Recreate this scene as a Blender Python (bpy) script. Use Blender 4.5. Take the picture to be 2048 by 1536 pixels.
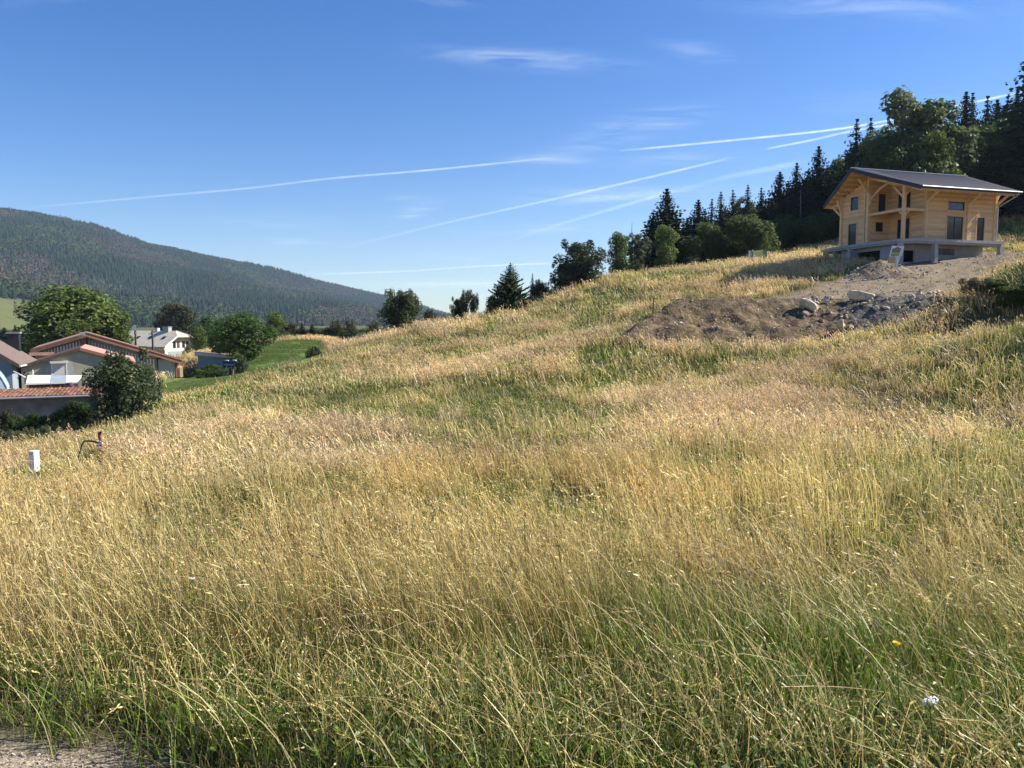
import bpy, math, random
import numpy as np
from math import radians as R, sin, cos, tan, pi, atan2, sqrt
from mathutils import Vector, Matrix

for _o in list(bpy.data.objects): bpy.data.objects.remove(_o)
S = bpy.context.scene
COL = S.collection
rng = random.Random(7)
NR = np.random.default_rng(11)

# ------------------------------------------------------------------ camera, sky, sun, exposure
PITCH = 0.0811
FPX = 1536.0
CAMZ = 1.6
cam_d = bpy.data.cameras.new('camera'); cam = bpy.data.objects.new('camera', cam_d); COL.objects.link(cam)
cam.location = (0, 0, CAMZ); cam.rotation_euler = (pi/2 - PITCH, 0, 0)
cam_d.sensor_width = 36; cam_d.lens = 27.0; cam_d.clip_start = 0.05; cam_d.clip_end = 400000
S.camera = cam
SUN_EL, SUN_AZ = R(38), R(78)          # azimuth clockwise from the view direction (+Y)
W = bpy.data.worlds.new('World'); S.world = W; W.use_nodes = True
wn, wl = W.node_tree.nodes, W.node_tree.links
wn.clear()
wo = wn.new('ShaderNodeOutputWorld'); bg = wn.new('ShaderNodeBackground'); sk = wn.new('ShaderNodeTexSky')
sk.sky_type = 'NISHITA'; sk.sun_disc = False; sk.sun_elevation = SUN_EL; sk.sun_rotation = SUN_AZ
sk.altitude = 900; sk.air_density = 1.0; sk.dust_density = 0.35; sk.ozone_density = 2.2
bg.inputs['Strength'].default_value = 0.078
# thin high cirrus: wisps laid out on a horizontal layer far above the ground
tc = wn.new('ShaderNodeTexCoord'); sep = wn.new('ShaderNodeSeparateXYZ'); wl.new(tc.outputs['Generated'], sep.inputs[0])
def wmath(op, a, b=None, clamp=False):
    n = wn.new('ShaderNodeMath'); n.operation = op; n.use_clamp = clamp
    for i, v in enumerate((a, b)):
        if v is None: continue
        if isinstance(v, (int, float)): n.inputs[i].default_value = v
        else: wl.new(v, n.inputs[i])
    return n.outputs[0]
zc = wmath('MAXIMUM', sep.outputs['Z'], 0.03)
zc = wmath('ADD', zc, 0.06)
u_ = wmath('DIVIDE', sep.outputs['X'], zc); v_ = wmath('DIVIDE', sep.outputs['Y'], zc)
cmb = wn.new('ShaderNodeCombineXYZ'); wl.new(wmath('MULTIPLY', u_, 0.42), cmb.inputs[0]); wl.new(wmath('MULTIPLY', v_, 0.75), cmb.inputs[1])
cmb.inputs[2].default_value = 3.3
nz = wn.new('ShaderNodeTexNoise'); nz.inputs['Scale'].default_value = 1.1; nz.inputs['Detail'].default_value = 9
nz.inputs['Roughness'].default_value = 0.62; nz.inputs['Distortion'].default_value = 1.2; wl.new(cmb.outputs[0], nz.inputs['Vector'])
mr = wn.new('ShaderNodeMapRange'); mr.inputs[1].default_value = 0.60; mr.inputs[2].default_value = 0.95
mr.inputs[3].default_value = 0.0; mr.inputs[4].default_value = 0.22; wl.new(nz.outputs['Fac'], mr.inputs[0])
# single wisps of cirrus: soft ellipses in the plane of that layer, broken up by a streaky noise
lay = wn.new('ShaderNodeCombineXYZ'); wl.new(u_, lay.inputs[0]); wl.new(v_, lay.inputs[1])
ns = wn.new('ShaderNodeTexNoise'); ns.inputs['Scale'].default_value = 3.2; ns.inputs['Detail'].default_value = 8; ns.inputs['Roughness'].default_value = .6; ns.inputs['Distortion'].default_value = .8
mps = wn.new('ShaderNodeMapping'); mps.inputs['Scale'].default_value = (.8, 2.6, 1); mps.inputs['Rotation'].default_value = (0, 0, .35); wl.new(lay.outputs[0], mps.inputs[0]); wl.new(mps.outputs[0], ns.inputs['Vector'])
nsr = wn.new('ShaderNodeMapRange'); nsr.inputs[1].default_value = .38; nsr.inputs[2].default_value = .66; wl.new(ns.outputs['Fac'], nsr.inputs[0])
def layer_point(px, py):
    cx, cy = (px-1024)/FPX, (768-py)/FPX
    d = Vector((cx, cos(PITCH)+cy*sin(PITCH), -sin(PITCH)+cy*cos(PITCH))).normalized(); z = max(d.z, .03)+.06
    return np.array([d.x/z, d.y/z])
wisp_sum = None
for (px, py, wx, wy, ang, dens) in ((1010, 114, 120, 13, 3, .36), (1120, 124, 160, 18, 4, .28), (1300, 243, 110, 20, -8, .38), (1180, 292, 100, 18, -10, .24), (1110, 322, 80, 8, 2, .30), (600, 483, 55, 8, 0, .38),
        (832, 424, 42, 11, -18, .42), (815, 397, 38, 5, 0, .28), (530, 448, 100, 6, 3, .25), (1190, 392, 150, 16, -2, .36), (1110, 458, 150, 10, -3, .26), (905, 516, 60, 6, 4, .38),
        (900, 570, 150, 9, 0, .34), (1400, 105, 70, 20, 14, .20), (1750, 12, 240, 26, 3, .28), (1360, 318, 110, 14, -3, .22), (1010, 592, 60, 9, -9, .35), (890, 4, 60, 8, 4, .25), (1500, 400, 160, 30, -8, .2)):
    a_ = R(ang); P0 = layer_point(px, py)
    Jx = layer_point(px+wx*cos(a_)*.5, py+wx*sin(a_)*.5)-P0; Jy = layer_point(px-wy*sin(a_)*.5, py+wy*cos(a_)*.5)-P0
    Mi = np.linalg.inv(np.stack([Jx*2, Jy*2], 1)); outs = []
    for row in Mi:
        vd = wn.new('ShaderNodeVectorMath'); vd.operation = 'DOT_PRODUCT'; wl.new(lay.outputs[0], vd.inputs[0]); vd.inputs[1].default_value = (row[0], row[1], 0)
        s_ = wmath('SUBTRACT', vd.outputs['Value'], float(row@P0)); outs.append(wmath('MULTIPLY', s_, s_))
    e_ = wmath('POWER', 2.718, wmath('MULTIPLY', wmath('ADD', outs[0], outs[1]), -.95)); e_ = wmath('MULTIPLY', e_, dens*.72)
    wisp_sum = e_ if wisp_sum is None else wmath('ADD', wisp_sum, e_)
cloud_amt = wmath('ADD', wmath('MULTIPLY', wisp_sum, nsr.outputs[0]), mr.outputs[0], clamp=True)
mixc = wn.new('ShaderNodeMix'); mixc.data_type = 'RGBA'
hsv = wn.new('ShaderNodeHueSaturation'); hsv.inputs['Saturation'].default_value = 1.42; hsv.inputs['Hue'].default_value = 0.513
wl.new(sk.outputs[0], hsv.inputs['Color'])
wl.new(cloud_amt, mixc.inputs['Factor']); wl.new(hsv.outputs[0], mixc.inputs['A']); mixc.inputs['B'].default_value = (7.5, 8.2, 8.9, 1)
wl.new(mixc.outputs['Result'], bg.inputs['Color']); wl.new(bg.outputs[0], wo.inputs[0])
sun_d = bpy.data.lights.new('sun', 'SUN'); sun = bpy.data.objects.new('sun', sun_d); COL.objects.link(sun)
sun_d.energy = 5.0; sun_d.angle = R(0.53); sun_d.color = (1.0, 0.93, 0.82)
SD = Vector((cos(SUN_EL)*sin(SUN_AZ), cos(SUN_EL)*cos(SUN_AZ), sin(SUN_EL)))
sun.rotation_euler = SD.to_track_quat('Z', 'Y').to_euler(); sun.location = (60, 20, 60)
S.view_settings.view_transform = 'Standard'; S.view_settings.look = 'None'
S.view_settings.gamma = 1.0; S.view_settings.use_curve_mapping = False
S.view_settings.exposure = 1.05
S.cycles.max_bounces = 6; S.cycles.transparent_max_bounces = 12; S.cycles.volume_bounces = 0

# ------------------------------------------------------------------ helpers
def at(px, py, Y):
    """world point on the line of sight of a place seen at (px, py), Y metres ahead"""
    cx, cy = (px-1024)/FPX, (768-py)/FPX
    dy = cos(PITCH) + cy*sin(PITCH); dz = -sin(PITCH) + cy*cos(PITCH)
    t = Y/dy
    return (cx*t, Y, CAMZ + dz*t)
def xat(px, Y): return at(px, 643, Y)[0]
def zat(py, Y): return at(1024, py, Y)[2]
def frame(px, Y, a, zb):
    """a facade plane through the place seen at px, Y metres ahead, turned by a; gives metres along it and up it"""
    x0 = xat(px, Y)
    def X(p):
        k = (p-1024)/FPX/(cos(PITCH)+0*p); k = xat(p, 1.0); return (k*Y-x0)/(cos(a)-k*sin(a))
    def Z(py, p=None):
        s = 0 if p is None else X(p); return zat(py, Y+s*sin(a))-zb
    return x0, X, Z

def hash2(ix, iy, seed):
    h = (ix.astype(np.int64)*374761393 + iy.astype(np.int64)*668265263 + seed*1442695041) & 0x7fffffff
    h = ((h ^ (h >> 13))*1274126177) & 0x7fffffff
    return ((h ^ (h >> 16)) & 0xffff)/65535.0
def vnoise(x, y, s=1.0, seed=0):
    x = np.asarray(x, float)/s; y = np.asarray(y, float)/s
    ix, iy = np.floor(x), np.floor(y); fx, fy = x-ix, y-iy
    fx = fx*fx*(3-2*fx); fy = fy*fy*(3-2*fy)
    a = hash2(ix, iy, seed); b = hash2(ix+1, iy, seed); c = hash2(ix, iy+1, seed); d = hash2(ix+1, iy+1, seed)
    return (a*(1-fx)+b*fx)*(1-fy) + (c*(1-fx)+d*fx)*fy
def fbm(x, y, s, seed=0, o=4):
    r = 0; t = 0; a = 1.0
    for i in range(o):
        r = r + a*vnoise(x, y, s/2**i, seed+i*17); t += a; a *= .55
    return r/t
def sstep(a, b, x):
    t = np.clip((np.asarray(x, float)-a)/(b-a), 0, 1); return t*t*(3-2*t)

def tag(o, label=None, cat=None, group=None, kind=None):
    if label: o['label'] = label
    if cat: o['category'] = cat
    if group: o['group'] = group
    if kind: o['kind'] = kind
    return o
def thing(name, label, cat, loc=(0, 0, 0), rz=0, group=None):
    o = bpy.data.objects.new(name, None); COL.objects.link(o); o.location = loc; o.rotation_euler = (0, 0, rz)
    o.empty_display_size = .3
    return tag(o, label, cat, group)
def dup(root, loc, rz=0, scale=(1, 1, 1), label=None, group=None):
    r = root.copy(); COL.objects.link(r); r.location = loc; r.rotation_euler = (0, 0, rz); r.scale = scale
    if label: r['label'] = label
    if group: r['group'] = group
    elif 'group' in r.keys(): del r['group']
    for ch in list(root.children):
        c = ch.copy(); COL.objects.link(c); c.parent = r
        for g in list(ch.children):
            d = g.copy(); COL.objects.link(d); d.parent = c
    return r
def mesh_obj(name, verts, faces, mat=None, parent=None, smooth=False, col=None, unlinked=False):
    me = bpy.data.meshes.new(name); me.from_pydata([tuple(v) for v in verts], [], faces if isinstance(faces, list) else faces.tolist())
    if mat is not None: me.materials.append(mat)
    if smooth: me.polygons.foreach_set('use_smooth', [True]*len(me.polygons))
    if col is not None:
        a = me.color_attributes.new('col', 'FLOAT_COLOR', 'POINT')
        c = np.ones((len(verts), 4), np.float32); c[:, :3] = np.asarray(col)[:, :3]
        a.data.foreach_set('color', c.ravel())
    me.update()
    o = bpy.data.objects.new(name, me)
    if not unlinked: COL.objects.link(o)
    if parent: o.parent = parent
    return o
class MB:
    def __init__(s): s.v = []; s.f = []
    def add(s, vs, fs):
        b = len(s.v); s.v += [tuple(v) for v in vs]; s.f += [[b+i for i in f] for f in fs]; return s
    def box(s, x0, y0, z0, x1, y1, z1):
        vs = [(x0,y0,z0),(x1,y0,z0),(x1,y1,z0),(x0,y1,z0),(x0,y0,z1),(x1,y0,z1),(x1,y1,z1),(x0,y1,z1)]
        return s.add(vs, [[0,3,2,1],[4,5,6,7],[0,1,5,4],[1,2,6,5],[2,3,7,6],[3,0,4,7]])
    def prism(s, poly, axis, a, b):
        """poly: list of 2-D points; extruded along axis (0,1,2) from a to b"""
        n = len(poly)
        def P(p, t):
            return {0: (t, p[0], p[1]), 1: (p[0], t, p[1]), 2: (p[0], p[1], t)}[axis]
        vs = [P(p, a) for p in poly] + [P(p, b) for p in poly]
        fs = [list(range(n))[::-1], list(range(n, 2*n))] + [[i, (i+1) % n, n+(i+1) % n, n+i] for i in range(n)]
        return s.add(vs, fs)
    def bar(s, p, q, w, h=None, up=(0, 0, 1)):
        h = h or w; p, q = Vector(p), Vector(q); d = (q-p).normalized(); u = Vector(up)
        if abs(d.dot(u)) > .95: u = Vector((1, 0, 0))
        r = d.cross(u).normalized(); t = r.cross(d).normalized()
        vs = []
        for c in (p, q):
            for a, b in ((-1,-1),(1,-1),(1,1),(-1,1)): vs.append(c + r*(a*w/2) + t*(b*h/2))
        return s.add(vs, [[0,1,2,3],[7,6,5,4],[0,4,5,1],[1,5,6,2],[2,6,7,3],[3,7,4,0]])
    def tube(s, pts, rad, n=7):
        pts = [Vector(p) for p in pts]; m = len(pts); vs = []
        rad = rad if isinstance(rad, (list, tuple)) else [rad]*m
        prev = None
        for i, p in enumerate(pts):
            d = (pts[min(i+1, m-1)]-pts[max(i-1, 0)])
            d = d.normalized() if d.length > 1e-9 else Vector((0, 0, 1))
            u = prev if prev is not None and abs(prev.dot(d)) < .9 else (Vector((1, 0, 0)) if abs(d.x) < .9 else Vector((0, 1, 0)))
            r = (u - d*u.dot(d)).normalized(); prev = r; t = d.cross(r)
            for k in range(n):
                a = 2*pi*k/n; vs.append(p + (r*cos(a)+t*sin(a))*rad[i])
        fs = [[i*n+k, i*n+(k+1) % n, (i+1)*n+(k+1) % n, (i+1)*n+k] for i in range(m-1) for k in range(n)]
        fs += [list(range(n))[::-1], list(range((m-1)*n, m*n))]
        return s.add(vs, fs)
    def build(s, name, mat, parent=None, smooth=False):
        return mesh_obj(name, s.v, s.f, mat, parent, smooth)

# ------------------------------------------------------------------ materials
def newmat(name):
    m = bpy.data.materials.new(name); m.use_nodes = True; nt = m.node_tree
    return m, nt, nt.nodes, nt.links, nt.nodes['Principled BSDF']
def simple(name, col, rough=.7, noise=.15, scale=6., metal=0., bump=0., col2=None, spec=.35, stretch=None):
    m, nt, n, l, b = newmat(name)
    b.inputs['Roughness'].default_value = rough; b.inputs['Metallic'].default_value = metal
    b.inputs['Specular IOR Level'].default_value = spec
    tcn = n.new('ShaderNodeTexCoord'); mp = n.new('ShaderNodeMapping'); l.new(tcn.outputs['Object'], mp.inputs[0])
    if stretch: mp.inputs['Scale'].default_value = stretch
    t = n.new('ShaderNodeTexNoise'); t.inputs['Scale'].default_value = scale; t.inputs['Detail'].default_value = 6; l.new(mp.outputs[0], t.inputs['Vector'])
    r = n.new('ShaderNodeValToRGB'); l.new(t.outputs['Fac'], r.inputs[0])
    c1 = [max(0, c*(1-noise)) for c in col]; c2 = col2 or [min(1, c*(1+noise)) for c in col]
    r.color_ramp.elements[0].position = .3; r.color_ramp.elements[1].position = .7
    r.color_ramp.elements[0].color = (*c1, 1); r.color_ramp.elements[1].color = (*c2, 1)
    l.new(r.outputs[0], b.inputs['Base Color'])
    if bump:
        bp = n.new('ShaderNodeBump'); bp.inputs['Strength'].default_value = bump; bp.inputs['Distance'].default_value = .03
        l.new(t.outputs['Fac'], bp.inputs['Height']); l.new(bp.outputs[0], b.inputs['Normal'])
    return m
def leafmat(name, trans=.35, rough=.6, spec=.25, tint=True, amount=1.0):
    """colour comes from the mesh attribute 'col' (one colour per leaf/blade) times the instance tint"""
    m, nt, n, l, b = newmat(name)
    at_ = n.new('ShaderNodeAttribute'); at_.attribute_name = 'col'
    out = at_.outputs['Color']
    if tint:
        ti = n.new('ShaderNodeAttribute'); ti.attribute_type = 'INSTANCER'; ti.attribute_name = 'tint'
        mx = n.new('ShaderNodeMix'); mx.data_type = 'RGBA'; mx.blend_type = 'MULTIPLY'; mx.inputs['Factor'].default_value = 1
        l.new(out, mx.inputs['A']); l.new(ti.outputs['Color'], mx.inputs['B']); out = mx.outputs['Result']
    else:
        oi = n.new('ShaderNodeObjectInfo'); hs = n.new('ShaderNodeHueSaturation')
        mr_ = n.new('ShaderNodeMapRange'); mr_.inputs[3].default_value = .8; mr_.inputs[4].default_value = 1.2
        l.new(oi.outputs['Random'], mr_.inputs[0]); l.new(mr_.outputs[0], hs.inputs['Value']); l.new(out, hs.inputs['Color']); out = hs.outputs[0]
    b.inputs['Roughness'].default_value = rough; b.inputs['Specular IOR Level'].default_value = spec
    l.new(out, b.inputs['Base Color'])
    tr = n.new('ShaderNodeBsdfTranslucent'); l.new(out, tr.inputs['Color'])
    ms = n.new('ShaderNodeMixShader'); ms.inputs[0].default_value = trans
    l.new(b.outputs[0], ms.inputs[1]); l.new(tr.outputs[0], ms.inputs[2])
    l.new(ms.outputs[0], n['Material Output'].inputs['Surface'])
    return m
M = {}
M['leaf'] = leafmat('leaf', .38, .55, .3, tint=False)
M['needle'] = leafmat('needle', .15, .7, .2, tint=False)
M['far_tree'] = leafmat('far_tree', .1, .9, .1)
M['grass'] = leafmat('grass', .30, .45, .4)
M['bark'] = simple('bark', (.11, .085, .065), .9, .4, 9, bump=.6, stretch=(4, 4, 1))
M['pale_bark'] = simple('pale_bark', (.32, .31, .29), .85, .5, 7, stretch=(1, 1, 4))
M['timber'] = simple('timber', (.62, .36, .15), .6, .16, 3.0, spec=.3, stretch=(.6, .6, 9))
M['timber_beam'] = simple('timber_beam', (.68, .47, .25), .6, .14, 4, spec=.3)
M['soffit'] = simple('soffit', (.62, .38, .16), .65, .15, 5, stretch=(6, .5, 1))
M['roof_dark'] = simple('roof_dark', (.018, .024, .040), .75, .12, 2, spec=.2)
M['roof_edge'] = simple('roof_edge', (.03, .036, .052), .6, .1, 3, spec=.3)
M['zinc'] = simple('zinc', (.55, .58, .60), .35, .1, 3, metal=.6)
M['frame_dark'] = simple('frame_dark', (.02, .022, .03), .4, .1, 3)
M['trim_wood'] = simple('trim_wood', (.66, .43, .21), .6, .1, 6)
M['concrete'] = simple('concrete', (.36, .37, .37), .9, .12, 1.6, bump=.25)
M['concrete_old'] = simple('concrete_old', (.20, .20, .19), .95, .35, 1.3, bump=.4)
M['void'] = simple('void', (.012, .012, .014), .9, .1, 3)
M['render_beige'] = simple('render_beige', (.35, .33, .24), .9, .18, .9, bump=.2)
M['render_white'] = simple('render_white', (.66, .60, .50), .9, .08, .6)
M['render_blue'] = simple('render_blue', (.25, .30, .35), .9, .12, .9)
M['shed_blue'] = simple('shed_blue', (.20, .27, .32), .8, .15, 1.2)
M['door_blue'] = simple('door_blue', (.42, .48, .53), .55, .1, .8)
M['white_paint'] = simple('white_paint', (.78, .77, .72), .55, .05, 2)
M['offwhite'] = simple('offwhite', (.62, .59, .53), .6, .05, 2)
M['grey_metal'] = simple('grey_metal', (.28, .33, .37), .5, .1, 2)
M['fascia_red'] = simple('fascia_red', (.33, .14, .10), .65, .15, 2)
M['fascia_brown'] = simple('fascia_brown', (.13, .075, .055), .7, .2, 2)
M['roof_brown'] = simple('roof_brown', (.16, .12, .10), .85, .2, 5, bump=.5)
M['roof_rose'] = simple('roof_rose', (.45, .25, .19), .85, .15, 3, bump=.3)
M['tile_orange'] = simple('tile_orange', (.22, .11, .075), .85, .35, 5, bump=.4)
M['roof_pale'] = simple('roof_pale', (.56, .49, .37), .85, .12, 1.2, bump=.3)
M['brown_wood'] = simple('brown_wood', (.10, .06, .045), .8, .3, 4)
M['brick_red'] = simple('brick_red', (.28, .11, .08), .9, .25, 5)
M['yellow_render'] = simple('yellow_render', (.60, .45, .25), .9, .1, 2)
M['pole_wood'] = simple('pole_wood', (.10, .085, .075), .9, .3, 6)
M['stake_wood'] = simple('stake_wood', (.52, .33, .17), .8, .2, 8)
M['stake_orange'] = simple('stake_orange', (.55, .22, .10), .8, .2, 8)
M['purple_cloth'] = simple('purple_cloth', (.10, .045, .085), .9, .3, 4)
M['navy_cover'] = simple('navy_cover', (.02, .028, .06), .6, .3, 4)
M['stone_pale'] = simple('stone_pale', (.52, .44, .32), .95, .3, 3, bump=.6)
M['stone_grey'] = simple('stone_grey', (.30, .25, .185), .95, .35, 4, bump=.6)
M['sign_yellow'] = simple('sign_yellow', (.72, .74, .30), .6, .04, 3)
M['sign_green'] = simple('sign_green', (.10, .22, .13), .6, .1, 3)
M['sign_green_pale'] = simple('sign_green_pale', (.22, .38, .28), .6, .1, 3)
M['sign_dark'] = simple('sign_dark', (.05, .07, .05), .6, .1, 3)
M['sign_olive'] = simple('sign_olive', (.42, .45, .18), .6, .1, 3)
M['sign_brown'] = simple('sign_brown', (.35, .17, .10), .6, .1, 3)
M['flower_yellow'] = simple('flower_yellow', (.85, .60, .02), .6, .08, 30)
M['flower_white'] = simple('flower_white', (.78, .78, .74), .7, .06, 30)
M['stem_green'] = simple('stem_green', (.10, .16, .04), .6, .2, 30)
def glassmat():
    m, nt, n, l, b = newmat('dark_glass'); b.inputs['Base Color'].default_value = (.015, .02, .03, 1)
    b.inputs['Roughness'].default_value = .06; b.inputs['Specular IOR Level'].default_value = .6
    return m
M['glass'] = glassmat()
def planks_wall():
    m, nt, n, l, b = newmat('timber_boards')
    tcn = n.new('ShaderNodeTexCoord'); sp = n.new('ShaderNodeSeparateXYZ'); l.new(tcn.outputs['Object'], sp.inputs[0])
    dv = n.new('ShaderNodeMath'); dv.operation = 'DIVIDE'; l.new(sp.outputs['Z'], dv.inputs[0]); dv.inputs[1].default_value = .21
    fl = n.new('ShaderNodeMath'); fl.operation = 'FLOOR'; l.new(dv.outputs[0], fl.inputs[0])
    sx = n.new('ShaderNodeMath'); sx.operation = 'ADD'; l.new(sp.outputs['X'], sx.inputs[0]); l.new(sp.outputs['Y'], sx.inputs[1])
    sm = n.new('ShaderNodeMath'); sm.operation = 'MULTIPLY'; l.new(sx.outputs[0], sm.inputs[0]); sm.inputs[1].default_value = .4
    cb = n.new('ShaderNodeCombineXYZ'); l.new(sm.outputs[0], cb.inputs[0]); l.new(fl.outputs[0], cb.inputs[1])
    w1 = n.new('ShaderNodeTexWhiteNoise'); w1.noise_dimensions = '1D'; l.new(fl.outputs[0], w1.inputs['W'])
    t = n.new('ShaderNodeTexNoise'); t.inputs['Scale'].default_value = 1.4; t.inputs['Detail'].default_value = 5; l.new(cb.outputs[0], t.inputs['Vector'])
    ad = n.new('ShaderNodeMath'); ad.operation = 'ADD'; l.new(w1.outputs['Value'], ad.inputs[0]); l.new(t.outputs['Fac'], ad.inputs[1])
    r = n.new('ShaderNodeValToRGB'); hf = n.new('ShaderNodeMath'); hf.operation = 'MULTIPLY'; hf.inputs[1].default_value = .5
    l.new(ad.outputs[0], hf.inputs[0]); l.new(hf.outputs[0], r.inputs[0])
    r.color_ramp.elements[0].position = .2; r.color_ramp.elements[0].color = (.56, .345, .15, 1)
    r.color_ramp.elements[1].position = .8; r.color_ramp.elements[1].color = (.77, .54, .285, 1)
    l.new(r.outputs[0], b.inputs['Base Color']); b.inputs['Roughness'].default_value = .6
    return m
M['boards'] = planks_wall()

# ------------------------------------------------------------------ terrain height: thin-plate spline through surveyed points
CP = []
def c(px, py, Y, dz=0.0):
    x, y, z = at(px, py, Y); CP.append((x, y, z+dz))
def g(x, y, z): CP.append((x, y, z))
for x in (-14, -6, 0, 6, 14):
    g(x, 0, 0.0 - .01*x*(x < 0)*-1 if False else 0.0); g(x, -12, 0.25)
g(0, 2.4, 0); g(-3, 2.2, -.02); g(3, 2.2, .03)
for px, a, b_, c_, d_ in ((1024, 1100, 950, 850, 770), (500, 1100, 950, 870, 800), (0, 1110, 985, 928, 893), (1500, 1100, 930, 830, 745), (2048, 1080, 905, 800, 720)):
    for py, Y in ((a, 8), (b_, 15), (c_, 24), (d_, 37)): c(px, py, Y, -.42)
c(-700, 1060, 14, -.4); c(-700, 950, 30, -.4)
c(1024, 700, 55, -.4); c(1024, 650, 70, -.4); c(1024, 620, 84, -.35)
c(500, 765, 50, -.4); c(500, 745, 72, -.05); c(480, 713, 98); c(620, 722, 62, -.4); c(600, 706, 100)
c(700, 690, 70, -.4); c(800, 660, 72, -.4); c(900, 636, 78, -.4); c(700, 688, 118)
c(200, 852, 45, -.35); c(100, 868, 44, -.35); c(0, 884, 43, -.3); c(0, 1000, 14, -.4)
g(-33, 52, -5.3); g(-45, 60, -5.2); g(-30, 62, -5.2); c(355, 755, 85); c(310, 765, 80); c(100, 770, 90); g(-70, 60, -5.2)
c(455, 757, 88); c(390, 752, 95); c(300, 800, 57, -.3); c(400, 778, 57, -.3)
g(-80, 120, -6.3); g(-40, 140, -6.5); g(-10, 150, -6.0); g(-120, 90, -6); g(-20, 120, -5.0); g(5, 118, -3.5); g(20, 140, -2)
c(1100, 592, 84, -.3); c(1220, 553, 90, -.3); c(1220, 600, 70, -.4); c(1220, 640, 57, -.4); c(1220, 700, 44, -.4)
c(1400, 537, 92, -.3); c(1500, 520, 86, -.3); c(1500, 562, 70, -.3); c(1450, 600, 60, -.1)
c(1500, 680, 47, -.2); c(1650, 680, 46, -.2); c(1650, 600, 57, 0); c(1800, 602, 56, 0); c(1300, 680, 47, -.25)
c(1250, 665, 50, -.2); c(1650, 521, 80, 0); c(1700, 530, 76, 0); c(1740, 532, 69); c(1803, 530, 68.5); c(1865, 527, 69.5); c(1992, 512, 73)
c(1900, 560, 62); c(1700, 565, 63); c(1960, 545, 64); c(1850, 640, 45, -.3)
c(2048, 640, 31, -.4); c(1950, 640, 38, -.4); c(2048, 541, 39, -.4); c(1960, 582, 42, -.3); c(2100, 500, 44, -.2); c(2300, 560, 34, -.3)
c(2048, 505, 66); c(2048, 490, 86); c(1990, 490, 88); c(2030, 420, 118); c(2100, 395, 135); c(1900, 455, 118); c(1750, 480, 110); c(1600, 498, 110)
c(1400, 545, 120, 0); c(1500, 535, 130, 0)
g(110, 20, 8); g(110, 70, 19); g(120, 120, 30); g(95, 0, 5); g(60, 0, 1.5); g(60, 30, 5)
g(40, 160, 12); g(80, 170, 26); g(-90, 20, -5); g(-90, -12, -3); g(90, -40, 5); g(0, -60, 2); g(-90, -60, -2)
CP = np.array(CP)
def tps_fit(P, lam=2.5):
    X = P[:, :2]; n = len(X)
    d = np.linalg.norm(X[:, None]-X[None], axis=2)
    K = np.where(d > 0, d*d*np.log(np.maximum(d, 1e-9)), 0) + lam*np.eye(n)
    # points close to the camera are followed more tightly
    K[np.arange(n), np.arange(n)] = lam*np.clip(X[:, 1]/40, .05, 3)
    A = np.zeros((n+3, n+3)); A[:n, :n] = K; A[:n, n] = 1; A[:n, n+1:] = X; A[n, :n] = 1; A[n+1:, :n] = X.T
    return np.linalg.solve(A, np.concatenate([P[:, 2], [0, 0, 0]]))
TW = tps_fit(CP)
def tps(x, y):
    x = np.atleast_1d(np.asarray(x, float)).ravel(); y = np.atleast_1d(np.asarray(y, float)).ravel(); out = np.empty(len(x))
    for i in range(0, len(x), 20000):
        xs, ys = x[i:i+20000], y[i:i+20000]
        d2 = (xs[:, None]-CP[None, :, 0])**2 + (ys[:, None]-CP[None, :, 1])**2
        out[i:i+20000] = (0.5*d2*np.log(np.maximum(d2, 1e-12)))@TW[:len(CP)] + TW[len(CP)] + TW[len(CP)+1]*xs + TW[len(CP)+2]*ys
    return out
def far_h(x, y):
    valley = -7 + 3*fbm(x, y, 180, 5)
    a = np.arctan2(x, np.maximum(y, 1e-3))
    rise = sstep(.2, .55, np.arctan2(x, np.abs(y)+1e-3))*(y > -400)
    r = np.hypot(x, y)
    return valley + rise*np.clip((r-100)*.2+12, 0, 42)
def H(x, y):
    x = np.atleast_1d(np.asarray(x, float)).ravel(); y = np.atleast_1d(np.asarray(y, float)).ravel()
    r = np.hypot(x, y-20)
    w = sstep(140, 230, r)
    h = np.zeros_like(x); m = w < 1
    if m.any(): h[m] = np.clip(tps(x[m], y[m]), -9, 60)
    h = h*(1-w) + far_h(x, y)*w
    bump = (fbm(x, y, 5.0, 3)-.5)*.35*sstep(4, 14, r) + (fbm(x, y, 1.1, 9)-.5)*.08*sstep(1.5, 4, np.hypot(x, y))
    return h + bump*(1-.0*w)
def h1(x, y): return float(H([x], [y])[0])

# regions of the ground, in metres
def poly_mask(x, y, poly, soft=.8):
    """signed soft inside-mask of a convex-ish polygon given in world metres"""
    x = np.asarray(x, float); y = np.asarray(y, float)
    n = len(poly); inside = np.zeros(x.shape, bool); dist = np.full(x.shape, 1e9)
    for i in range(n):
        x0, y0 = poly[i]; x1, y1 = poly[(i+1) % n]
        cond = ((y0 > y) != (y1 > y)) & (x < (x1-x0)*(y-y0)/((y1-y0) if y1 != y0 else 1e-9) + x0)
        inside ^= cond
        L2 = (x1-x0)**2+(y1-y0)**2; t = np.clip(((x-x0)*(x1-x0)+(y-y0)*(y1-y0))/L2, 0, 1)
        dist = np.minimum(dist, np.hypot(x-(x0+t*(x1-x0)), y-(y0+t*(y1-y0))))
    sd = np.where(inside, dist, -dist) + (fbm(x, y, 3.0, 31)-.5)*2.4
    return sstep(-soft, soft, sd)
def P2(*pts): return [(xat(a, Y), Y) for a, Y in pts]
DIRT = P2((1560, 60), (1640, 64), (1700, 69), (1790, 76), (1930, 84), (2030, 80), (2048, 66), (1960, 52), (1870, 47), (1640, 46), (1300, 46.5), (1235, 50), (1330, 57))
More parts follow.
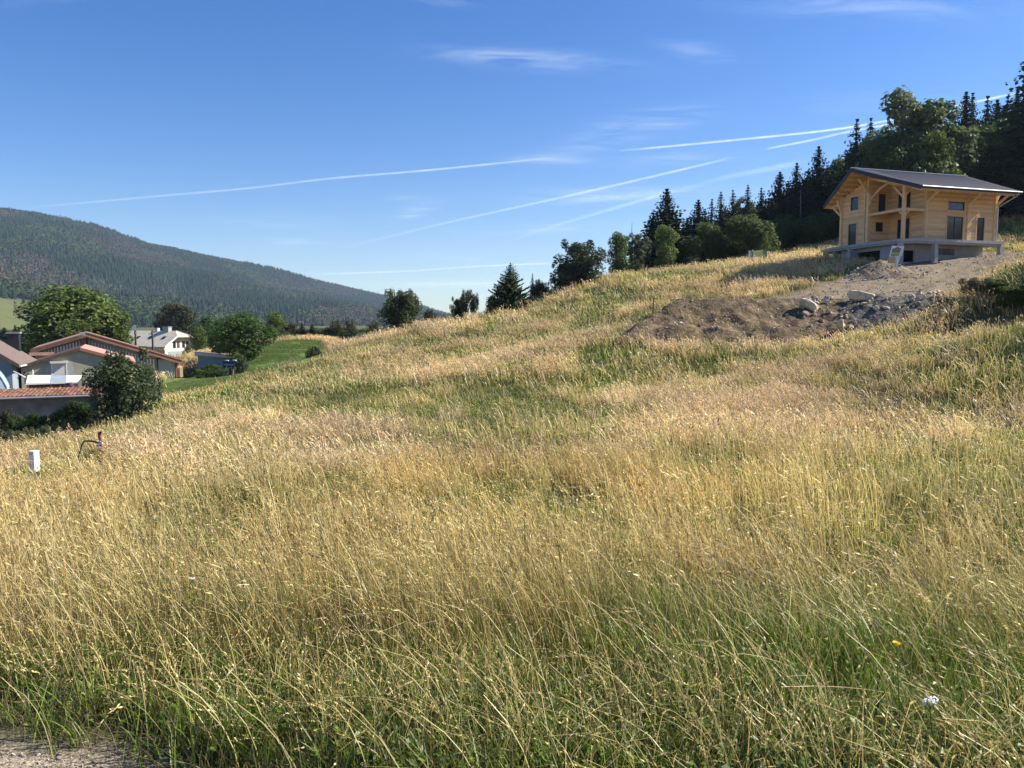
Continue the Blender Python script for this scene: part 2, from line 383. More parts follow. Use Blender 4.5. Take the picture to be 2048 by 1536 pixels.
LAWN = P2((290, 68), (420, 60), (560, 61), (700, 76), (700, 92), (640, 112), (520, 112), (420, 96), (330, 92))
PAD = P2((1340, 54.5), (1400, 58.5), (1640, 58.5), (1840, 57), (1870, 51), (1640, 51.5), (1345, 52))
def path_mask(x, y):
    d = 2.84 - .42*(np.asarray(x)+1.25) - np.asarray(y)
    d = np.where(np.asarray(x) > 1.0, 1.45-.05*(np.asarray(x)-1)-np.asarray(y), d) + (fbm(x, y, .7, 77)-.5)*.5
    return sstep(-.12, .16, d)
def dirt_mask(x, y): return np.maximum(poly_mask(x, y, DIRT), poly_mask(x, y, PAD, .4))
def lawn_mask(x, y): return poly_mask(x, y, LAWN, 1.2)
HEAPS = []
GREEN_BLOBS = [(xat(a, Y), Y, r) for a, Y, r in ((430, 33, 7), (820, 40, 5), (950, 32, 2.2), (1250, 36, 5), (1340, 64, 6), (1500, 63, 4.5), (1180, 70, 6),
    (780, 62, 6), (1180, 21, 1.6), (1480, 25, 1.6), (150, 38, 4), (300, 50, 7), (420, 50, 6), (540, 56, 6), (330, 60, 6), (620, 64, 5), (60, 42, 4), (10, 36, 4.5), (10, 36, 4.5), (1650, 42, 4), (560, 45, 5), (1890, 14, 2.0), (1080, 13, 1.1), (2040, 100, 16), (2050, 122, 18), (2060, 82, 10))]
def green_amt(x, y):
    """0 = dry straw, 1 = lush green"""
    x = np.asarray(x, float); y = np.asarray(y, float)
    v = (fbm(x, y, 9, 41)-.5)*1.9 + (fbm(x, y, 2.2, 55)-.5)*1.3 + .37
    for bx, by, br in GREEN_BLOBS: v = v + .27*np.exp(-((x-bx)**2+((y-by)*.8)**2)/br**2)
    v = v + .42*sstep(4.4, 2.5, y) + .24*sstep(22, 4, y)
    return np.clip(v, 0, 1)
# ------------------------------------------------------------------ ground sheet
def ground_material():
    m, nt, n, l, b = newmat('ground_soil_and_turf')
    b.inputs['Roughness'].default_value = .95; b.inputs['Specular IOR Level'].default_value = .15
    tcn = n.new('ShaderNodeTexCoord')
    def noise(s, d=6, r=.6):
        t = n.new('ShaderNodeTexNoise'); t.inputs['Scale'].default_value = s; t.inputs['Detail'].default_value = d
        t.inputs['Roughness'].default_value = r; l.new(tcn.outputs['Object'], t.inputs['Vector']); return t.outputs['Fac']
    def ramp(f, c1, c2, p1=.35, p2=.65):
        r = n.new('ShaderNodeValToRGB'); l.new(f, r.inputs[0]); e = r.color_ramp.elements
        e[0].position = p1; e[1].position = p2; e[0].color = (*c1, 1); e[1].color = (*c2, 1); return r.outputs[0]
    def mix(f, a, b_):
        x = n.new('ShaderNodeMix'); x.data_type = 'RGBA'; l.new(f, x.inputs['Factor']); l.new(a, x.inputs['A']); l.new(b_, x.inputs['B']); return x.outputs['Result']
    am = n.new('ShaderNodeAttribute'); am.attribute_name = 'mask'; sp = n.new('ShaderNodeSeparateColor'); l.new(am.outputs['Color'], sp.inputs[0])
    a2 = n.new('ShaderNodeAttribute'); a2.attribute_name = 'mask2'; sp2 = n.new('ShaderNodeSeparateColor'); l.new(a2.outputs['Color'], sp2.inputs[0])
    dry = ramp(noise(2.2), (.08, .06, .028), (.20, .15, .07)); grn = ramp(noise(3.0), (.035, .05, .014), (.11, .13, .04))
    base = mix(sp2.outputs['Green'], dry, grn)
    lawn = ramp(noise(1.2), (.085, .15, .03), (.16, .24, .06))
    dirt = mix(sp2.outputs['Red'], ramp(noise(1.6, 9, .7), (.12, .09, .06), (.34, .28, .20), .3, .72), ramp(noise(2.5, 9, .7), (.12, .09, .06), (.34, .28, .20), .3, .7))
    dn = ramp(noise(9, 8, .75), (.75, .75, .75), (1.15, 1.12, 1.08))
    mm = n.new('ShaderNodeMix'); mm.data_type = 'RGBA'; mm.blend_type = 'MULTIPLY'; mm.inputs['Factor'].default_value = 1; l.new(dirt, mm.inputs['A']); l.new(dn, mm.inputs['B']); dirt = mm.outputs['Result']
    vor = n.new('ShaderNodeTexVoronoi'); vor.inputs['Scale'].default_value = 75; l.new(tcn.outputs['Object'], vor.inputs['Vector'])
    vs = n.new('ShaderNodeSeparateColor'); l.new(vor.outputs['Color'], vs.inputs[0])
    grav = mix(noise(5), ramp(vs.outputs['Red'], (.24, .19, .14), (.58, .49, .37), .1, .95), ramp(vs.outputs['Red'], (.16, .13, .09), (.48, .40, .30), .1, .95))
    o = mix(sp.outputs['Red'], base, lawn); o = mix(sp.outputs['Green'], o, dirt); o = mix(sp.outputs['Blue'], o, grav)
    l.new(o, b.inputs['Base Color'])
    bp = n.new('ShaderNodeBump'); bp.inputs['Strength'].default_value = .8; bp.inputs['Distance'].default_value = .06
    l.new(noise(7, 9, .7), bp.inputs['Height'])
    bp2 = n.new('ShaderNodeBump'); bp2.inputs['Strength'].default_value = .7; bp2.inputs['Distance'].default_value = .012
    iv = n.new('ShaderNodeMath'); iv.operation = 'MULTIPLY'; l.new(vor.outputs['Distance'], iv.inputs[0]); l.new(sp.outputs['Blue'], iv.inputs[1])
    l.new(iv.outputs[0], bp2.inputs['Height']); bp2.invert = True; l.new(bp.outputs[0], bp2.inputs['Normal'])
    l.new(bp2.outputs[0], b.inputs['Normal'])
    return m
def build_ground():
    rad = np.concatenate([[0], np.geomspace(.4, 7000, 300)])
    az = np.concatenate([np.linspace(-180, -60, 30, endpoint=False), np.linspace(-60, 60, 340, endpoint=False), np.linspace(60, 180, 30, endpoint=False)])
    az = np.radians(az); na = len(az)
    rr, aa = np.meshgrid(rad[1:], az, indexing='ij')
    x = (rr*np.sin(aa)).ravel(); y = (rr*np.cos(aa)).ravel()
    z = H(x, y)
    dm = dirt_mask(x, y)
    z = z + dm*((fbm(x, y, 1.6, 88)-.5)*.35) - path_mask(x, y)*.03
    x = np.append(x, 0); y = np.append(y, 0); z = np.append(z, h1(0, 0)); ctr = len(x)-1
    nr = len(rad)-1
    i, j = np.meshgrid(np.arange(nr-1), np.arange(na), indexing='ij'); j2 = (j+1) % na
    q = np.stack([i*na+j, i*na+j2, (i+1)*na+j2, (i+1)*na+j], -1).reshape(-1, 4)[:, ::-1]
    faces = q.tolist() + [[ctr, k, (k+1) % na][::-1] for k in range(na)]
    o = mesh_obj('ground', np.stack([x, y, z], 1), faces, ground_material(), smooth=True)
    me = o.data
    a = me.color_attributes.new('mask', 'FLOAT_COLOR', 'POINT'); k = np.ones((len(x), 4), np.float32)
    k[:, 0] = lawn_mask(x, y); k[:, 1] = dirt_mask(x, y); k[:, 2] = path_mask(x, y); a.data.foreach_set('color', k.ravel())
    a = me.color_attributes.new('mask2', 'FLOAT_COLOR', 'POINT'); k = np.ones((len(x), 4), np.float32)
    k[:, 0] = poly_mask(x, y, PAD, .5); g_ = green_amt(x, y); g_ = np.where(np.hypot(x, y-20) > 130, .7, g_); k[:, 1] = g_; a.data.foreach_set('color', k.ravel())
    return tag(o, kind='structure')
ground = build_ground()
def gz(x, y): return h1(x, y)

# ------------------------------------------------------------------ far mountain
SKY = [(-1800, 330), (-900, 350), (-300, 390), (0, 428), (100, 440), (200, 463), (300, 497), (400, 516), (500, 533), (600, 556), (700, 583), (760, 596), (830, 613), (890, 633), (960, 652), (1050, 672), (1250, 700)]
def mtn_point(px, s):
    """px names a compass bearing; s runs 0 (foot) .. 1 (ridge) .. 1.5 (behind)"""
    px = np.asarray(px, float); s = np.asarray(s, float)
    sky = np.interp(px, [a for a, _ in SKY], [b for _, b in SKY])
    Yr = np.interp(px, [-1800, 0, 900, 1250], [1700, 2300, 3600, 4000]); Yf = np.interp(px, [-1800, 0, 900, 1250], [420, 620, 1500, 1900])
    Y = Yf + (Yr-Yf)*s
    zr = CAMZ + (643-sky)/FPX*Yr
    x = (px-1024)/FPX*Y
    prof = np.where(s <= 1, .22*s + .78*np.clip(s, 0, 1)**1.55, 1-(s-1)*.5)
    gul = (fbm(x, Y, 420, 61, 4)-.5)*110*np.clip(s*(1.05-s)*3.2, 0, 1)
    gul = gul + (fbm(x+Y*.5, Y*.2, 130, 67, 3)-.5)*34*np.clip(s*(1.1-s)*3, 0, 1)
    z = -12 + (zr+12)*prof + gul
    return x, Y, z
def build_mountain():
    pxs = np.linspace(-1800, 1250, 340); ss = np.linspace(-.02, 1.5, 110)
    P, Q = np.meshgrid(pxs, ss, indexing='ij'); x, y, z = mtn_point(P.ravel(), Q.ravel())
    i, j = np.meshgrid(np.arange(339), np.arange(109), indexing='ij')
    f = np.stack([i*110+j, (i+1)*110+j, (i+1)*110+j+1, i*110+j+1], -1).reshape(-1, 4)
    fl = meadow_on_mountain(P.ravel(), Q.ravel(), x, y)[:, None]
    col = np.array([.035, .05, .025])*(1-fl) + np.array([.125, .135, .05])*fl
    col = col*(.85+.3*fbm(x, y, 60, 3)[:, None])
    o = mesh_obj('mountain', np.stack([x, y, z], 1), f, M['far_ground'], smooth=True, col=col)
    return tag(o, kind='structure')
def meadow_on_mountain(px, s, x, y):
    m = sstep(95, 40, px + (fbm(x, y, 60, 13)-.5)*90)*sstep(.27, .22, s+(fbm(x, y, 90, 19)-.5)*.12)
    return m
M['far_ground'] = leafmat('far_ground', 0.0, .95, .1, tint=False)

# ---- scattering of many small copies inside ONE stuff object
def scatter(name, pts, rot, scl, idx, protos, tint=None, kind='stuff', label=None, cat=None):
    coll = bpy.data.collections.new(name+'_kinds')
    for k, p in enumerate(protos):
        p.name = '%s_kind_%02d' % (name, k); coll.objects.link(p)
    me = bpy.data.meshes.new(name); me.from_pydata(np.asarray(pts).tolist(), [], [])
    n = len(pts)
    a = me.attributes.new('rot', 'FLOAT_VECTOR', 'POINT'); a.data.foreach_set('vector', np.asarray(rot, np.float32).ravel())
    a = me.attributes.new('scl', 'FLOAT_VECTOR', 'POINT'); a.data.foreach_set('vector', np.asarray(scl, np.float32).ravel())
    a = me.attributes.new('idx', 'INT', 'POINT'); a.data.foreach_set('value', np.asarray(idx, np.int32))
    t = np.ones((n, 4), np.float32)
    if tint is not None: t[:, :3] = tint
    a = me.attributes.new('tint', 'FLOAT_COLOR', 'POINT'); a.data.foreach_set('color', t.ravel())
    o = bpy.data.objects.new(name, me); COL.objects.link(o)
    ng = bpy.data.node_groups.new(name+'_scatter', 'GeometryNodeTree')
    ng.interface.new_socket('Geometry', in_out='INPUT', socket_type='NodeSocketGeometry'); ng.interface.new_socket('Geometry', in_out='OUTPUT', socket_type='NodeSocketGeometry')
    N, L = ng.nodes, ng.links
    gi = N.new('NodeGroupInput'); go = N.new('NodeGroupOutput'); ip = N.new('GeometryNodeInstanceOnPoints'); ci = N.new('GeometryNodeCollectionInfo')
    ci.inputs['Collection'].default_value = coll; ci.inputs['Separate Children'].default_value = True; ci.inputs['Reset Children'].default_value = True
    ip.inputs['Pick Instance'].default_value = True
    def na(nm, ty):
        q = N.new('GeometryNodeInputNamedAttribute'); q.data_type = ty; q.inputs['Name'].default_value = nm; return q.outputs['Attribute']
    L.new(gi.outputs[0], ip.inputs['Points']); L.new(ci.outputs[0], ip.inputs['Instance'])
    L.new(na('rot', 'FLOAT_VECTOR'), ip.inputs['Rotation']); L.new(na('scl', 'FLOAT_VECTOR'), ip.inputs['Scale']); L.new(na('idx', 'INT'), ip.inputs['Instance Index'])
    L.new(ip.outputs[0], go.inputs[0])
    md = o.modifiers.new('scatter', 'NODES'); md.node_group = ng
    return tag(o, label, cat, kind=kind)

# ---- tree meshes ----------------------------------------------------------------
def quads_from(centers, normals, size, aspect=1.4, r=NR):
    """leaf-sized four-point faces at centres, facing along normals with random spin"""
    n = len(centers); nrm = normals/np.maximum(np.linalg.norm(normals, axis=1, keepdims=True), 1e-9)
    a = r.normal(size=(n, 3)); t = a-(a*nrm).sum(1, keepdims=True)*nrm; t /= np.maximum(np.linalg.norm(t, axis=1, keepdims=True), 1e-9)
    b = np.cross(nrm, t); s = size[:, None]
    p0 = centers - t*s*aspect*.5; p2 = centers + t*s*aspect*.5
    p1 = centers + b*s*.5; p3 = centers - b*s*.5
    p1 = p1 + nrm*s*.15; p3 = p3 + nrm*s*.15
    v = np.stack([p0, p1, p2, p3], 1).reshape(-1, 3)
    f = np.arange(4*n).reshape(-1, 4)
    return v, f
def lerp3(a, b, t): return np.asarray(a)[None]*(1-t[:, None]) + np.asarray(b)[None]*t[:, None]
def crown_mesh(name, blobs, n, leaf, c1, c2, seed, shell=.75, droop=0.0, gaps=.0):
    """blobs: list of (centre, radii). Leaves sit mostly on the shell of each blob."""
    r = np.random.default_rng(seed)
    w = np.array([b[1][0]*b[1][2] for b in blobs]); w = w/w.sum()
    k = r.choice(len(blobs), n, p=w)
    C = np.array([b[0] for b in blobs])[k]; Rr = np.array([b[1] for b in blobs])[k]
    d = r.normal(size=(n, 3)); d /= np.linalg.norm(d, axis=1, keepdims=True)
    # clump the directions so that sprays and gaps form
    q = np.floor((d+1)*3.2 + k[:, None]*7.7).astype(int)
    clump = hash2(q[:, 0]*31+q[:, 2], q[:, 1]*17+k, seed)
    keep = clump > gaps
    rad = shell + (1-shell)*r.random(n)**.6 + (clump-.5)*.28 + (r.random(n)-.5)*.10
    rad = np.where(r.random(n) < .16, r.random(n)*shell, rad)
    p = C + d*Rr*rad[:, None]; p = p[keep]; d = d[keep]; clump = clump[keep]; k = k[keep]; m = len(p)
    nrm = d*.7 + r.normal(size=(m, 3))*.55 + np.array([0, 0, .35 - droop])
    sz = leaf*(.6+.8*r.random(m))
    v, f = quads_from(p, nrm, sz, 1.5, r)
    tone = np.clip(.15 + .45*clump + .4*r.random(m) + (hash2(k, k*3, seed+5)-.5)*.5, 0, 1)
    col = np.repeat(lerp3(c1, c2, tone), 4, axis=0)
    return v, f, col
def limbs(mb, top, height, spread, n, r0, seed):
    rr = random.Random(seed)
    pts = [(0, 0, -.3), (0.02*height, 0, height*.25), (-.02*height, .02*height, height*.5), (0, 0, top)]
    mb.tube(pts, [r0*1.25, r0*.9, r0*.6, r0*.18], 8)
    for i in range(n):
        a = i*2.4+rr.random(); z = height*(.18+.42*i/n); L = spread*(.6+.5*rr.random())*(1-.3*i/n)
        up = height*(.12+.14*rr.random())
        mb.tube([(0, 0, z), (cos(a)*L*.45, sin(a)*L*.45, z+up*.55), (cos(a)*L, sin(a)*L, z+up*1.25)], [r0*.45, r0*.28, r0*.08], 5)
    return mb
TREE = {}
UNLINK = []
def register(kind, crown, trunk_mb, bark='bark', leafm='leaf', label='tree'):
    v, f, col = crown
    root = bpy.data.objects.new('tree_source', None)
    ct = bpy.data.meshes.new(kind+'_crown'); ct.from_pydata(v.tolist(), [], f.tolist()); ct.materials.append(M[leafm])
    a = ct.color_attributes.new('col', 'FLOAT_COLOR', 'POINT'); k = np.ones((len(v), 4), np.float32); k[:, :3] = col; a.data.foreach_set('color', k.ravel())
    tm = bpy.data.meshes.new(kind+'_trunk'); tm.from_pydata(trunk_mb.v, [], trunk_mb.f); tm.materials.append(M[bark])
    TREE[kind] = (ct, tm)
def round_blobs(seed, n, w, z0, z1, rb, squash=.85, topw=.35):
    rr = random.Random(seed); out = []
    for i in range(n):
        t = (i+.5)/n; z = z0+(z1-z0)*t
        env = w*sqrt(max(0, 1-((t-.42)/.62)**2)) if t > .42 else w*(.65+.35*t/.42)
        a = i*2.399+rr.random()*.8; d = env*(.35+.5*rr.random()) if i % 4 else 0
        r = rb*(.75+.5*rr.random())*(1-.35*max(0, t-.5)*2*(1-topw))
        out.append(((cos(a)*d, sin(a)*d, z), (r, r, r*squash)))
    return out
# all sources are 10 units tall and about 6-8 across; copies are scaled to the size of each tree
DG1, DG2 = (.022, .045, .014), (.075, .125, .032)
YG1, YG2 = (.05, .085, .018), (.145, .20, .045)
LG1, LG2 = (.045, .075, .03), (.15, .19, .085)
register('maple', crown_mesh('c', round_blobs(1, 30, 3.6, 2.6, 8.9, 1.55), 15000, .22, DG1, YG2, 1, .78, gaps=.2), limbs(MB(), 7.5, 10, 3.2, 9, .32, 1))
register('round_tree', crown_mesh('c', round_blobs(2, 26, 3.7, 1.8, 8.7, 1.7), 14000, .23, DG1, (.085, .15, .03), 2, .75, gaps=.18), limbs(MB(), 7.5, 10, 3, 8, .28, 2))
register('light_tree', crown_mesh('c', round_blobs(3, 22, 2.6, 1.2, 9.2, 1.25), 10000, .22, YG1, YG2, 3, .7, .25, gaps=.12), limbs(MB(), 8, 10, 2, 8, .2, 3))
_ab = []
_rr = random.Random(12)
for bx, by, hz, hw in ((-.8, 0, 9.9, 1.5), (1.5, .4, 9.3, 1.35), (.2, -.6, 8.9, 1.9), (-1.6, .8, 7.8, 2.0), (2.2, -.3, 7.3, 1.5)):
    for i in range(9):
        t = i/8; z = hz-1.0-t*(hz-2.6); w_ = hw*(.45+.9*t); a = _rr.random()*6.3; r = 1.0+.6*t*_rr.random()
        _ab.append(((bx*(1-.3*t)+cos(a)*w_*.6, by+sin(a)*w_*.6, z), (r, r, r*.9)))
register('ash_tree', crown_mesh('c', _ab, 24000, .23, (.035, .065, .022), (.15, .185, .085), 4, .45, gaps=.05), limbs(MB(), 7.2, 10, 2.4, 12, .26, 4))
register('bush_tree', crown_mesh('c', round_blobs(5, 34, 4.3, .6, 8.3, 1.55, .95) + [((cos(i*1.9)*1.6*(i % 3), sin(i*1.9)*1.4, 8.6+.5*(i % 3)), (.42, .42, 1.1)) for i in range(8)], 15000, .24, (.03, .05, .022), (.105, .135, .055), 5, .72, gaps=.14), limbs(MB(), 7, 9, 3.2, 12, .2, 5))
register('spiky_bush', crown_mesh('c', [((cos(i*2.4)*(1.0+.24*i % 3), sin(i*2.4)*(1.0+.2*i % 3), 3.2+(i*1.3 % 5)), (.75, .75, 1.9)) for i in range(24)], 8000, .25, (.05, .065, .035), (.16, .175, .095), 6, .5, gaps=.2), limbs(MB(), 9, 10, 2.4, 14, .12, 6))
register('weeping_tree', crown_mesh('c', [((cos(i*2.4)*(.7+2.4*((i*.37) % 1)), sin(i*2.4)*(.7+2.4*((i*.37) % 1)), 8.6-4.5*((i*.37) % 1)**1.4-(i % 3)*1.1), (1.25, 1.25, 1.5)) for i in range(26)], 14000, .21, YG1, (.125, .165, .05), 8, .7, .4, gaps=.12), limbs(MB(), 8, 10, 2.6, 9, .2, 8))
register('birch', crown_mesh('c', [((cos(i*2.4)*.8*(.4+(i*.61 % 1)), sin(i*2.4)*.8*(.4+(i*.61 % 1)), 3+6.6*i/20), (.5, .5, .55)) for i in range(21)], 3600, .2, (.06, .08, .045), (.16, .19, .11), 9, .55, gaps=.25), limbs(MB(), 9.6, 10, 1, 9, .09, 9), bark='pale_bark')
def conifer(seed, w, n_wh, per, leaf, c1, c2, sag=.35, bare=.04, jag=.3, open_=0., prof=.86):
    r = np.random.default_rng(seed); cs, ns, sz, tn = [], [], [], []
    for i in range(n_wh):
        t = i/(n_wh-1); z0 = 10*(bare + (1-bare)*t)-.05
        Rw = w*min(1, 1.18*(1-t)**prof)*(.82+.34*r.random())+.05
        nb = max(4, int(per*(.45+.75*(1-t))))
        for k in range(nb):
            if r.random() < open_: continue
            a = 2*pi*(k+r.random()*.7)/nb + i; L = Rw*(1-jag+jag*1.5*r.random()); hue = r.random()
            m = max(3, int(L/.17))
            s = np.linspace(.10, 1, m); zz = z0 - sag*L*s + .22*L*s**3 + (r.random(m)-.5)*.08
            side = (r.random(m)-.5)*.34*L*(1.1-s)
            x = np.cos(a)*L*s - np.sin(a)*side; y = np.sin(a)*L*s + np.cos(a)*side
            cs.append(np.stack([x, y, zz], 1)); ns.append(np.stack([np.cos(a)*.25+(r.random(m)-.5)*.8, np.sin(a)*.25+(r.random(m)-.5)*.8, np.full(m, .8)], 1))
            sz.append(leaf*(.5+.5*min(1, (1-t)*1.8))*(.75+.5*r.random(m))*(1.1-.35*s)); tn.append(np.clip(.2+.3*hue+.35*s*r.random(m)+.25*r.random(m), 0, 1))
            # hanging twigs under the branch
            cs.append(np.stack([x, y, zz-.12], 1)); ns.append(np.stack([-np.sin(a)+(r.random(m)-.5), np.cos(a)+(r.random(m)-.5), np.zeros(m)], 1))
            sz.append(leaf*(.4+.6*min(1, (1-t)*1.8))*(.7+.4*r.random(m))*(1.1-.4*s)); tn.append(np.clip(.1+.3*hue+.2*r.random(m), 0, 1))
    cs = np.concatenate(cs); ns = np.concatenate(ns); sz = np.concatenate(sz); tn = np.concatenate(tn)
    v, f = quads_from(cs, ns, sz, 1.6, r)
    return v, f, np.repeat(lerp3(c1, c2, tn), 4, axis=0)
def ctrunk(r0): return MB().tube([(0, 0, -.3), (0, 0, 5), (0, 0, 9.95)], [r0, r0*.55, .02], 7)
N1, N2 = (.012, .026, .014), (.045, .072, .034)
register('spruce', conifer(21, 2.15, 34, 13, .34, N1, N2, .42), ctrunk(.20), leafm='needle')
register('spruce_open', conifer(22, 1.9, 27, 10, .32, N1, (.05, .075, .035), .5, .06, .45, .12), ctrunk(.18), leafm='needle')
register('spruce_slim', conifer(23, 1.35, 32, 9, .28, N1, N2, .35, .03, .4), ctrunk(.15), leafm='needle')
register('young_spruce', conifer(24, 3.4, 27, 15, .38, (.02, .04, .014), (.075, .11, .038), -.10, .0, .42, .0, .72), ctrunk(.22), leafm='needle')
register('pine', crown_mesh('c', round_blobs(25, 26, 2.9, 2.2, 9.2, 1.25, .7), 10000, .2, (.03, .036, .016), (.085, .085, .038), 25, .7, gaps=.15), limbs(MB(), 8.8, 10, 2.2, 10, .24, 25), leafm='needle')
def snag(seed):
    mb = MB().tube([(0, 0, -.3), (.05, 0, 5), (0, .03, 10)], [.13, .09, .02], 6); rr = random.Random(seed)
    for i in range(26):
        z = 3.5+6.2*i/26; a = rr.random()*6.3; L = .9*(1-(z-3)/8)*(.5+rr.random())
        mb.tube([(0, 0, z), (cos(a)*L, sin(a)*L, z+.15*L)], [.025, .008], 4)
    return mb
SNAG = snag(3)
TREE_COUNT = {}
def place_tree(kind, px, top_py, Y, width_px, label, group=None, name=None, rz=None, base_py=None, dz=0.0, cat=None):
    x, _, zt = at(px, top_py, Y); zb = gz(x, Y) + dz
    if base_py is not None: zb = min(zb, zat(base_py, Y))
    h = max(zt-zb, .6); wid = width_px/FPX*Y*(1.9 if kind.startswith('spruce') else 1.18)
    src_w = {'maple': 8.6, 'round_tree': 9.2, 'light_tree': 6.6, 'ash_tree': 6.4, 'bush_tree': 10, 'spiky_bush': 6, 'weeping_tree': 7.6, 'birch': 2.9,
             'spruce': 4.1, 'spruce_open': 3.7, 'spruce_slim': 2.7, 'young_spruce': 6.2, 'pine': 7.2}[kind]
    nm = name or {'maple': 'broadleaf_tree', 'round_tree': 'broadleaf_tree', 'light_tree': 'broadleaf_tree', 'ash_tree': 'ash_tree', 'bush_tree': 'bushy_tree', 'spiky_bush': 'bush',
                  'weeping_tree': 'willow_tree', 'birch': 'birch_tree', 'spruce': 'spruce_tree', 'spruce_open': 'spruce_tree', 'spruce_slim': 'spruce_tree', 'young_spruce': 'spruce_tree', 'pine': 'pine_tree'}[kind]
    ct, tm = TREE[kind]
    o = thing(nm, label, cat or ('bush' if nm == 'bush' else 'shrub' if nm == 'shrub' else 'tree'), (x, Y, zb), rng.random()*6.28 if rz is None else rz, group)
    sw = wid/src_w; sh = h/10.0
    o.scale = (sw, sw, sh)
    for nm2, me in (('crown', ct), ('trunk', tm)):
        p = bpy.data.objects.new(nm2, me); COL.objects.link(p); p.parent = o
    return o
mountain = build_mountain()
# ------------------------------------------------------------------ forest covering the mountain (one mass)
def mini_conifer(c1, c2, w=.24, seed=0, tiers=4):
    r = np.random.default_rng(seed); v, f, col = [], [], []
    for t in range(tiers):
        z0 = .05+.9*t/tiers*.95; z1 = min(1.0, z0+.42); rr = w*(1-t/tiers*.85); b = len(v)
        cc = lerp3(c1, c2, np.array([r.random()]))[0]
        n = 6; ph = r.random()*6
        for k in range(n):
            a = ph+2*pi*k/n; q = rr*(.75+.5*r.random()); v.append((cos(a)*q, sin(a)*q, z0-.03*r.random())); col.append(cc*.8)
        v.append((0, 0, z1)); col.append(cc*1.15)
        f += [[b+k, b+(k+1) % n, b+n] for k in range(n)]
    return mesh_obj('k', v, f, M['far_leaf'], col=np.array(col), unlinked=True)
def mini_round(c1, c2, seed=0, w=.33):
    r = np.random.default_rng(seed); n = 46; d = r.normal(size=(n, 3)); d /= np.linalg.norm(d, axis=1, keepdims=True)
    p = d*np.array([w, w, .38])*(.8+.35*r.random(n))[:, None] + np.array([0, 0, .58])
    v, f = quads_from(p, d+r.normal(size=(n, 3))*.3, np.full(n, .26), 1.2, r)
    return mesh_obj('k', v, f, M['far_leaf'], col=np.repeat(lerp3(c1, c2, r.random(n)), 4, axis=0), unlinked=True)
def mini_dead(c1, c2, seed=0):
    r = np.random.default_rng(seed); n = 20; z = .25+.7*r.random(n); a = r.random(n)*6.3; q = .15*(1-z)+.04
    p = np.stack([np.cos(a)*q, np.sin(a)*q, z], 1); v, f = quads_from(p, np.stack([np.cos(a), np.sin(a), a*0], 1), np.full(n, .09), 2.6, r)
    v = v.tolist(); f = f.tolist(); b = len(v); v += [(-.015, 0, 0), (.015, 0, 0), (0, 0, 1), (0, -.015, 0), (0, .015, 0)]; f += [[b, b+1, b+2], [b+3, b+4, b+2]]
    col = np.concatenate([np.repeat(lerp3(c1, c2, r.random(n)), 4, axis=0), np.repeat(np.array([c2]), 5, axis=0)])
    return mesh_obj('k', v, f, M['far_leaf'], col=col, unlinked=True)
M['far_leaf'] = leafmat('far_leaf', .1, .95, .1)
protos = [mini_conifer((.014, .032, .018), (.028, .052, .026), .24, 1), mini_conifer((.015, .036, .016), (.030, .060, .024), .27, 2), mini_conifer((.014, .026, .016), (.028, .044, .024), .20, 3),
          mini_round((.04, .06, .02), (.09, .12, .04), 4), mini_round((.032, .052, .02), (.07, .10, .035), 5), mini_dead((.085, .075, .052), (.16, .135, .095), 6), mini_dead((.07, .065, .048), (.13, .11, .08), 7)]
def forest_points():
    n = 120000
    px = NR.uniform(-900, 1100, n); s = NR.random(n)**.8*1.06
    x, y, z = mtn_point(px, s)
    # even density on the ground: keep with probability proportional to distance
    keep = NR.random(n) < np.clip(y/2600, .15, 1)
    keep &= meadow_on_mountain(px, s, x, y) < .45 + .5*(NR.random(n) < .07)
    px, s, x, y, z = px[keep], s[keep], x[keep], y[keep], z[keep]; n = len(x)
    dead = fbm(x*1.0, y*.55, 260, 101, 4) + .10*(NR.random(n)-.5) + .05*sstep(.75, .3, s)
    leafy = fbm(x, y*.6, 180, 131, 4) + .08*(NR.random(n)-.5)
    r = NR.random(n)
    idx = (r*3).astype(int); idx = np.where(leafy > .56, 3+(r*2).astype(int), idx)
    idx = np.where((dead > .585) & (NR.random(n) < .75), 5+(r*2).astype(int), idx)
    idx = np.where(NR.random(n) < .01, 5+(r*2).astype(int), idx)
    hgt = np.where(idx < 3, NR.uniform(13, 26, n), np.where(idx < 5, NR.uniform(11, 18, n), NR.uniform(12, 22, n)))
    hgt *= np.clip(y/1500, .55, 1)
    scl = np.stack([hgt*NR.uniform(.9, 1.3, n)]*2+[hgt], 1)
    rot = np.stack([NR.normal(0, .03, n), NR.normal(0, .03, n), NR.random(n)*6.28], 1)
    tv = (.55+.9*fbm(x, y, 150, 7))[:, None]*NR.uniform(.8, 1.2, n)[:, None]*np.ones(3)
    return np.stack([x, y, z-.5], 1), rot, scl, idx, tv
fp = forest_points()
scatter('forest', fp[0], fp[1], fp[2], fp[3], protos, fp[4], label='dark conifer forest with grey dead patches covering the far mountain', cat='forest')

